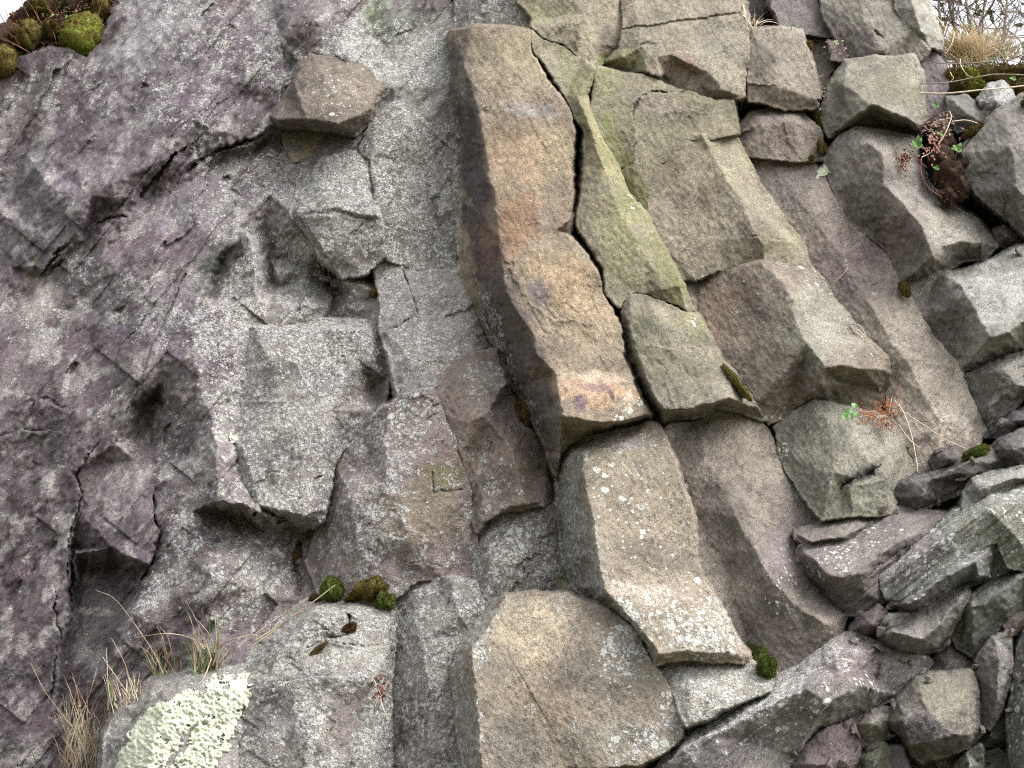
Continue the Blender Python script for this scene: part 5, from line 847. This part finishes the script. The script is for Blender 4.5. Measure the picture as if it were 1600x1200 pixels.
for q in ("372,1012,3; 420,975,5; 482,934,4", "400,1000,4; 460,962,6; 524,914,5", "392,1010,3; 430,985,5; 474,950,4"): ss.tube(line(q, max(top(440, 985), top(470, 965)) + 3), .0024, .0014)
tag(ss.build('straw_stalks', STRAW), 'three dry straw stalks lying slantwise across the pale ledge', 'straw', None, 'thing')
rp = empty('withered_plant', pos(590, 1075, top(590, 1075) + 4), 'withered red leaved plant in the crack beside the lichened bottom column', 'plant')
hh = top(590, 1075) + 4; b = MB(); q = MB()
for s_ in ("584,1062,0; 590,1074,3; 596,1088,3", "594,1092,2; 600,1110,2; 606,1122,1", "592,1080,1; 596,1096,3; 594,1104,3"): b.tube(line(s_, hh), .0018, .001)
for k in range(16): q.leaf(pos(592 + rng.normal() * 8, 1078 + rng.normal() * 10, hh + 1 + rng.uniform(0, 3)), RT * rng.normal() + PU * rng.normal(), NRM + rng.normal(size=3) * .5, .018, .006)
b.build('stem', STRAW_PALE, rp); q.build('leaf', simple_material("red_leaf", (62, 36, 32), (100, 64, 56), 60), rp)

# ---- plants on the right hand columns
fe = empty('withered_fern', pos(1372, 646, 22), 'rust brown withered fern tangle with pale drooping stalks below the ridged column', 'fern')
b = MB(); hh = 16
for k in range(46):
    x = rng.uniform(1342, 1402); y = 650 + rng.normal() * 7 - (x > 1385) * 6; p = pos(x, y, hh + rng.uniform(2, 9)); d = RT * rng.normal() + PU * (rng.normal() - .1)
    for t in range(7):
        o = p + d * .006 * t; b.leaf(o, RT * rng.normal() + PU * rng.normal(), NRM, .009, .0022)
b.build('frond', FERN_DRY, fe)
b = MB()
for q in ("1394,618,10; 1388,650,12; 1384,690,12; 1376,735,11; 1368,750,10", "1398,626,10; 1412,645,14; 1424,680,14; 1432,720,14; 1434,738,13", "1404,640,10; 1440,662,10; 1480,688,9; 1512,702,8", "1404,664,10; 1422,688,10; 1438,700,9"): b.tube(line(q, 8), .0024, .0013)
b.build('stalk', STRAW_PALE, fe)
b = MB()
for q in ("1388,632,10; 1396,616,13; 1410,600,14; 1412,608,14; 1404,620,13", "1390,640,10; 1400,610,14; 1414,626,13; 1416,638,12", "1384,642,10; 1380,610,12", "1386,646,10; 1396,660,13; 1406,670,12", "1380,660,10; 1396,676,12; 1404,668,12"): b.tube(line(q, 8), .0016, .0008)
for k in range(26):
    x0, y0 = 1390 + rng.normal() * 9, 650 + rng.normal() * 12; b.tube(curve([pos(x0, y0, 20), pos(x0 + rng.normal() * 8, y0 + rng.normal() * 8, 24), pos(x0 + rng.normal() * 14, y0 + rng.normal() * 14, 22)], 4), .001, .0007, 3)
b.build('twigs', STEM_RED, fe)
gl = MB()
for (x, y, a) in ((1322, 642, 0), (1334, 638, 1), (1328, 646, 2), (1338, 645, 3), (1316, 646, 4)): gl.leaf(pos(x, y, top(1328, 640) + 9), RT * math.cos(a * 1.3) + PU * math.sin(a * 1.3), NRM, .03, .012)
tag(gl.build('green_sprout', LEAF), 'small lobed green leaf beside the withered fern', 'plant', None, 'thing')
b = MB(); 
for q in ("1296,450,1; 1310,436,3; 1324,420,4; 1322,414,4; 1310,420,3", "1300,446,1; 1312,432,3"): b.tube(line(q, top(1310, 440) + .5), .002, .001)
tag(b.build('dry_stalk', STRAW), 'bent tan stalk on the purple stained part of the long pale column', 'straw', None, 'thing')
b = MB()
for q in ("1326,506,1; 1342,508,4; 1352,522,5; 1354,532,4", "1330,512,1; 1346,520,3; 1366,546,2", "1334,518,1; 1346,526,3; 1352,538,2", "1328,508,1; 1340,520,3; 1358,536,2"): b.tube(line(q, top(1340, 520) + .5), .0018, .0009)
tag(b.build('dry_stalks', STRAW_PALE), 'looped pale grass stalks in the joint right of the big ridged segment', 'straw', None, 'thing')
tuft('grass_tuft', (1172, 42), 'bleached dry grass spilling from the joint at the top of the columns', (["1160,6,4; 1166,26,8; 1176,46,8", "1158,20,4; 1170,34,6; 1178,48,6", "1186,44,4; 1192,36,8; 1206,34,8; 1222,40,6"], ["1236,50,2; 1237,38,4; 1236,28,4"]), 30, 2, (14, 10), .10, (.3, .6), group=None, mat=STRAW_PALE, h0=24)
dr = empty('withered_plant', pos(1312, 72, 20), 'small withered rosette with a green shoot in the crack above the chunky overhanging block', 'plant')
b = MB(); q = MB()
for k in range(30): b.leaf(pos(1312 + rng.normal() * 8, 74 + rng.normal() * 8, 20 + rng.uniform(0, 3)), RT * rng.normal() + PU * rng.normal(), NRM, .014, .004)
for k in range(6): q.leaf(pos(1308 + rng.normal() * 3, 66 + rng.normal() * 3, 24), RT * rng.normal() * .5 + PU, NRM, .014, .004)
b.build('dead_leaves', LITTER, dr); q.build('leaf', LEAF, dr)
b = MB(); b.tube(line("1310,64,0; 1308,52,2; 1308,38,3", 22), .0016, .001); b.build('stem', STEM_RED, dr)
b = MB()
for k in range(40): b.leaf(pos(1282 + rng.normal() * 5, 142 + rng.normal() * 11, 14 + rng.uniform(0, 6)), RT * rng.normal() + PU * rng.normal(), NRM, .014, .004)
tag(b.build('leaf_litter', LITTER), 'dead brown leaves caught in the joint left of the chunky overhanging block', 'leaves', None, 'thing')

# ---- stonecrop clump on its plug of soil
sc = empty('stonecrop_clump', pos(1475, 270, 22), 'stonecrop clump rooted in a dark crumbling soil plug above the black hole', 'plant')
SP = [(1470, 250, 18, 22), (1484, 274, 20, 24), (1496, 296, 20, 20), (1480, 308, 20, 14), (1470, 225, 14, 22), (1506, 262, 18, 18), (1460, 205, 10, 20)]
base = MB()
for (px, py, h, rr) in SP:
    c = pos(px, py, h); r = np.random.default_rng(int(px)); N, M = 22, 14; b0 = len(base.V); ks = [(r.normal(size=3) * f, r.uniform(0, 6), a) for f, a in ((3, .14), (6, .10), (12, .08))]
    for i in range(M):
        for j in range(N):
            p_, t_ = math.pi * i / (M - 1), 2 * math.pi * j / N; d = np.array([math.sin(p_) * math.cos(t_), math.sin(p_) * math.sin(t_), math.cos(p_)])
            q = d * (1 + sum(a * math.sin(float(d @ k_) + f) for k_, f, a in ks)); base.V.append(c + (RT * q[0] + PU * q[1] * 1.1 + NRM * q[2]) * rr * .0025)
    for i in range(M - 1):
        for j in range(N): base.Q.append((b0 + i * N + j, b0 + (i + 1) * N + j, b0 + (i + 1) * N + (j + 1) % N, b0 + i * N + (j + 1) % N))
base.build('soil', SOIL, sc)
lumpbed(SP, 0, 260, 9).build('roots', simple_material("root_litter", (52, 38, 32), (118, 92, 76), 60, .9), sc)
b = MB()
for q in ("1439,248,26; 1440,272,27; 1452,294,26; 1472,308,24", "1470,240,24; 1462,226,26; 1456,208,27", "1444,192,20; 1466,178,24; 1484,174,24", "1424,240,22; 1436,250,24; 1448,262,24", "1452,250,24; 1446,236,26; 1440,226,28", "1492,250,24; 1494,240,27; 1496,232,28"): b.tube(line(q, 0), .0024, .0014)
b.build('stems', STEM_RED, sc)
b = MB()
for q in ("1466,226,26; 1478,206,28; 1486,184,28; 1484,174,26", "1488,190,24; 1510,188,24; 1532,194,22", "1440,246,26; 1452,240,26; 1458,234,26"): b.tube(line(q, 0), .003, .0018)
b.build('dry_stalk', STRAW_PALE, sc)
def rosette(px, py, h, n, L, mat, parent, upw=1.0):
    b = MB()
    for k in range(n):
        a = k * 2.4; d = RT * math.cos(a) * .55 + PU * upw * (.6 + .25 * math.sin(a * 1.7)) + NRM * math.sin(a) * .5
        b.leaf(pos(px, py, h) + PU * .002 * k, d, NRM, L * (.7 + .3 * (k % 3) / 2), L * .24, -.1)
    return b.build('rosette', mat, parent)
rosette(1434, 232, 30, 12, .042, LEAF, sc); rosette(1497, 238, 30, 10, .036, LEAF, sc); rosette(1464, 266, 28, 7, .022, LEAF, sc); rosette(1470, 212, 26, 6, .02, LEAF, sc)
b = MB()
for k in range(150):
    t = rng.uniform(0, 1); x = 1404 + 20 * t + rng.normal() * 3 - (t > .5) * 4 * rng.uniform(0, 1); y = 250 - 12 * t + rng.normal() * 5 + rng.uniform(0, 1) ** 3 * 22
    b.leaf(pos(x, y, 24 + rng.uniform(-2, 3)), rng.normal(size=3), rng.normal(size=3), .009, .0035)
b.build('seedhead', SEED_RED, sc)
b = MB()
for k in range(110): b.leaf(pos(1464 + rng.normal() * 14, 196 + rng.normal() * 11, 15 + rng.uniform(0, 6)), RT * rng.normal() + PU * rng.normal(), NRM + rng.normal(size=3) * .4, .02, .0045)
b.build('dead_leaves', LITTER, sc)
b = MB()
for k in range(46): b.leaf(pos(1458 + rng.normal() * 10, 232 + rng.normal() * 9, 26 + rng.uniform(0, 3)), RT * rng.normal() * .4 + PU, NRM, .018, .004)
b.build('red_leaves', simple_material("red_leaf_tips", (104, 60, 54), (150, 112, 96), 50), sc)
rosette(1463, 168, 20, 7, .026, LEAF, sc)

# ---- mossy corner at the top right
mb = empty('moss_bank', pos(1540, 125, 4), 'yellow green moss bank under the dry grass at the top right corner', 'moss bank')
SM = [(1490, 124, 4, 20), (1515, 122, 4, 24), (1545, 118, 3, 24), (1575, 116, 2, 24), (1605, 116, 2, 26), (1500, 140, 6, 16), (1525, 142, 6, 16), (1600, 140, 4, 24), (1570, 138, 2, 18), (1640, 120, 2, 30)]
for i, (px, py, h, rr) in enumerate(SM):
    TOPS[int((py + 60) / 2), min(859, int((px + 60) / 2))] = h
    moss(px, py, rr, rr * .62, 0, 5, '', (MOSS_OLIVE, MOSS_BRIGHT, MOSS_OLIVE, MOSS_OLIVE, MOSS_BROWN)[i % 5], name='moss_cushion', parent=mb, n=2600, bl=.009)
TOPS[int((95 + 60) / 2), int((1515 + 60) / 2)] = -6
tuft('grass_clump', (1514, 94), 'large arching clump of dry tan grass on the moss bank at the top right', (["1480,100,6; 1486,116,12; 1490,122,14; 1484,128,14", "1500,92,6; 1502,104,12; 1512,118,14; 1520,120,14", "1492,50,10; 1488,66,12; 1478,84,14", "1462,24,10; 1478,44,14; 1496,60,12"], ["1552,100,6; 1552,92,8; 1550,84,10"]), 620, 0, (26, 16), .24, (-.05, .75), group=None, h0=-2, mat=simple_material('tan_grass', (172, 150, 116), (222, 204, 168), 14), w=.0018)
tuft('grass_clump', (1562, 88), 'paler ragged dry grass clump right of the large arching clump', (["1540,70,6; 1560,80,10; 1574,100,12", "1580,84,6; 1592,70,10; 1604,62,12"], ["1570,90,6; 1566,76,8; 1560,64,10"]), 260, 6, (28, 14), .18, (.2, .8), group=None, h0=-6, mat=STRAW_PALE, w=.0018)
BR = 'bare bramble stems across the top right corner'
for q, lb, r0 in (("1438,146,26; 1480,146,30; 1530,141,32; 1575,137,32; 1615,132,32", 'thick pale bare stem stretched level below the moss bank', .0042), ("1438,131,22; 1480,129,28; 1530,120,32; 1560,116,32; 1620,118,32", 'grey bare stem curving across the middle of the moss bank', .0030), ("1462,98,14; 1490,100,20; 1540,97,24; 1570,93,24; 1612,104,20", 'thin brown bare stem passing in front of the dry grass clump', .0026)):
    b = MB(); b.tube(line(q, 0), r0, r0 * .7, 5); tag(b.build('bramble', STRAW_PALE if r0 > .004 else TWIG_GREY), lb, 'bramble', BR, 'thing')
rosette(1584, 126, 14, 6, .024, LEAF, mb)

# ---- shrubs on the cliff top against the sky
def shrub(name, root, trunk, label, seed, nl, mat, lmat, twigs, h=-150):
    r = np.random.default_rng(seed); c = pos(root, 190, -22) - NRM * (-h - 22) * .01
    e = empty(name, c, label, 'shrub', 'shrubs on the cliff top')
    b = MB(); lv = MB(); ends = []
    for t in trunk:
        P = [pos(x, y, h + z) for x, y, z in pts(t)]; P = curve([c] + P, 8); b.tube(P, .016, .005, 6); ends += P[8:]
    for _ in range(twigs):
        p = ends[r.integers(len(ends))]; d = np.array([r.normal() * .8, r.normal() * .5, abs(r.normal()) * .7 + .1]); d /= np.linalg.norm(d); L = r.uniform(.15, .6)
        Q = [p + d * L * t + r.normal(size=3) * .02 * t + np.array([0, 0, .12 * L * t * t]) for t in np.linspace(0, 1, 7)]; b.tube(Q, .0048, .0016, 4)
        for _ in range(5):
            i = r.integers(2, 7); d2 = d + r.normal(size=3) * .8; d2 /= np.linalg.norm(d2); L2 = r.uniform(.06, .25); W = [Q[i] + d2 * L2 * t + r.normal(size=3) * .008 for t in np.linspace(0, 1, 4)]; b.tube(W, .0026, .001, 3)
            if r.uniform() < nl:
                for q in W[1:]:
                    if r.uniform() < .6: lv.leaf(q, r.normal(size=3), r.normal(size=3), r.uniform(.035, .07), r.uniform(.010, .018))
    b.build('branches', mat, e)
    if lv.V: lv.build('foliage', lmat, e)
shrub('bare_shrub', 1480, ["1478,150,0; 1474,80,0; 1468,20,4; 1462,-60,6", "1490,150,0; 1494,60,-6; 1484,10,-4; 1476,-60,0"], 'bare dark stemmed shrub beside the slanting pale slab at the top right', 11, .10, TWIG, LEAF, 34)
shrub('bare_shrub', 1520, ["1516,150,0; 1518,70,0; 1512,20,6; 1504,-60,6", "1524,150,0; 1530,50,0; 1540,0,0; 1548,-70,0"], 'bare shrub with two dark forked stems behind the large arching dry grass clump', 23, .10, TWIG_GREY, LEAF, 42)
shrub('leafy_shrub', 1580, ["1570,150,0; 1566,80,0; 1572,20,6; 1580,-60,6", "1590,150,0; 1600,80,0; 1608,20,0; 1620,-70,0"], 'twiggy shrub with glossy green leaves in the top right corner', 37, .30, TWIG_GREY, LEAF_DK, 46)
# ------------------------------------------------------------------ ground in front of the cliff
def ground_material():
    m, n, b = nodes("turf_ground"); g = G(n); P = g.add('NewGeometry').outputs['Position']
    n.links.new(g.mix(g.noise(P, 3, 6, .6), (.05, .06, .02, 1), (.15, .13, .08, 1)), b.inputs['Base Color']); return m
gx, gy = np.meshgrid(np.linspace(-1, 1, 81), np.linspace(-1, 1, 81))
gx = np.sign(gx) * np.abs(gx) ** 3 * 400; gy = np.sign(gy) * np.abs(gy) ** 3 * 400
gz = .12 * gn(gx / 3, gy / 3, 5)
gi = np.arange(81 * 81).reshape(81, 81)
gr_ = mesh_obj('ground', np.stack([gx, gy, gz], -1).reshape(-1, 3), np.stack([gi[:-1, :-1], gi[:-1, 1:], gi[1:, 1:], gi[1:, :-1]], -1).reshape(-1, 4), ground_material(), loc=(0, 0, 0))
gr_['kind'] = 'structure'
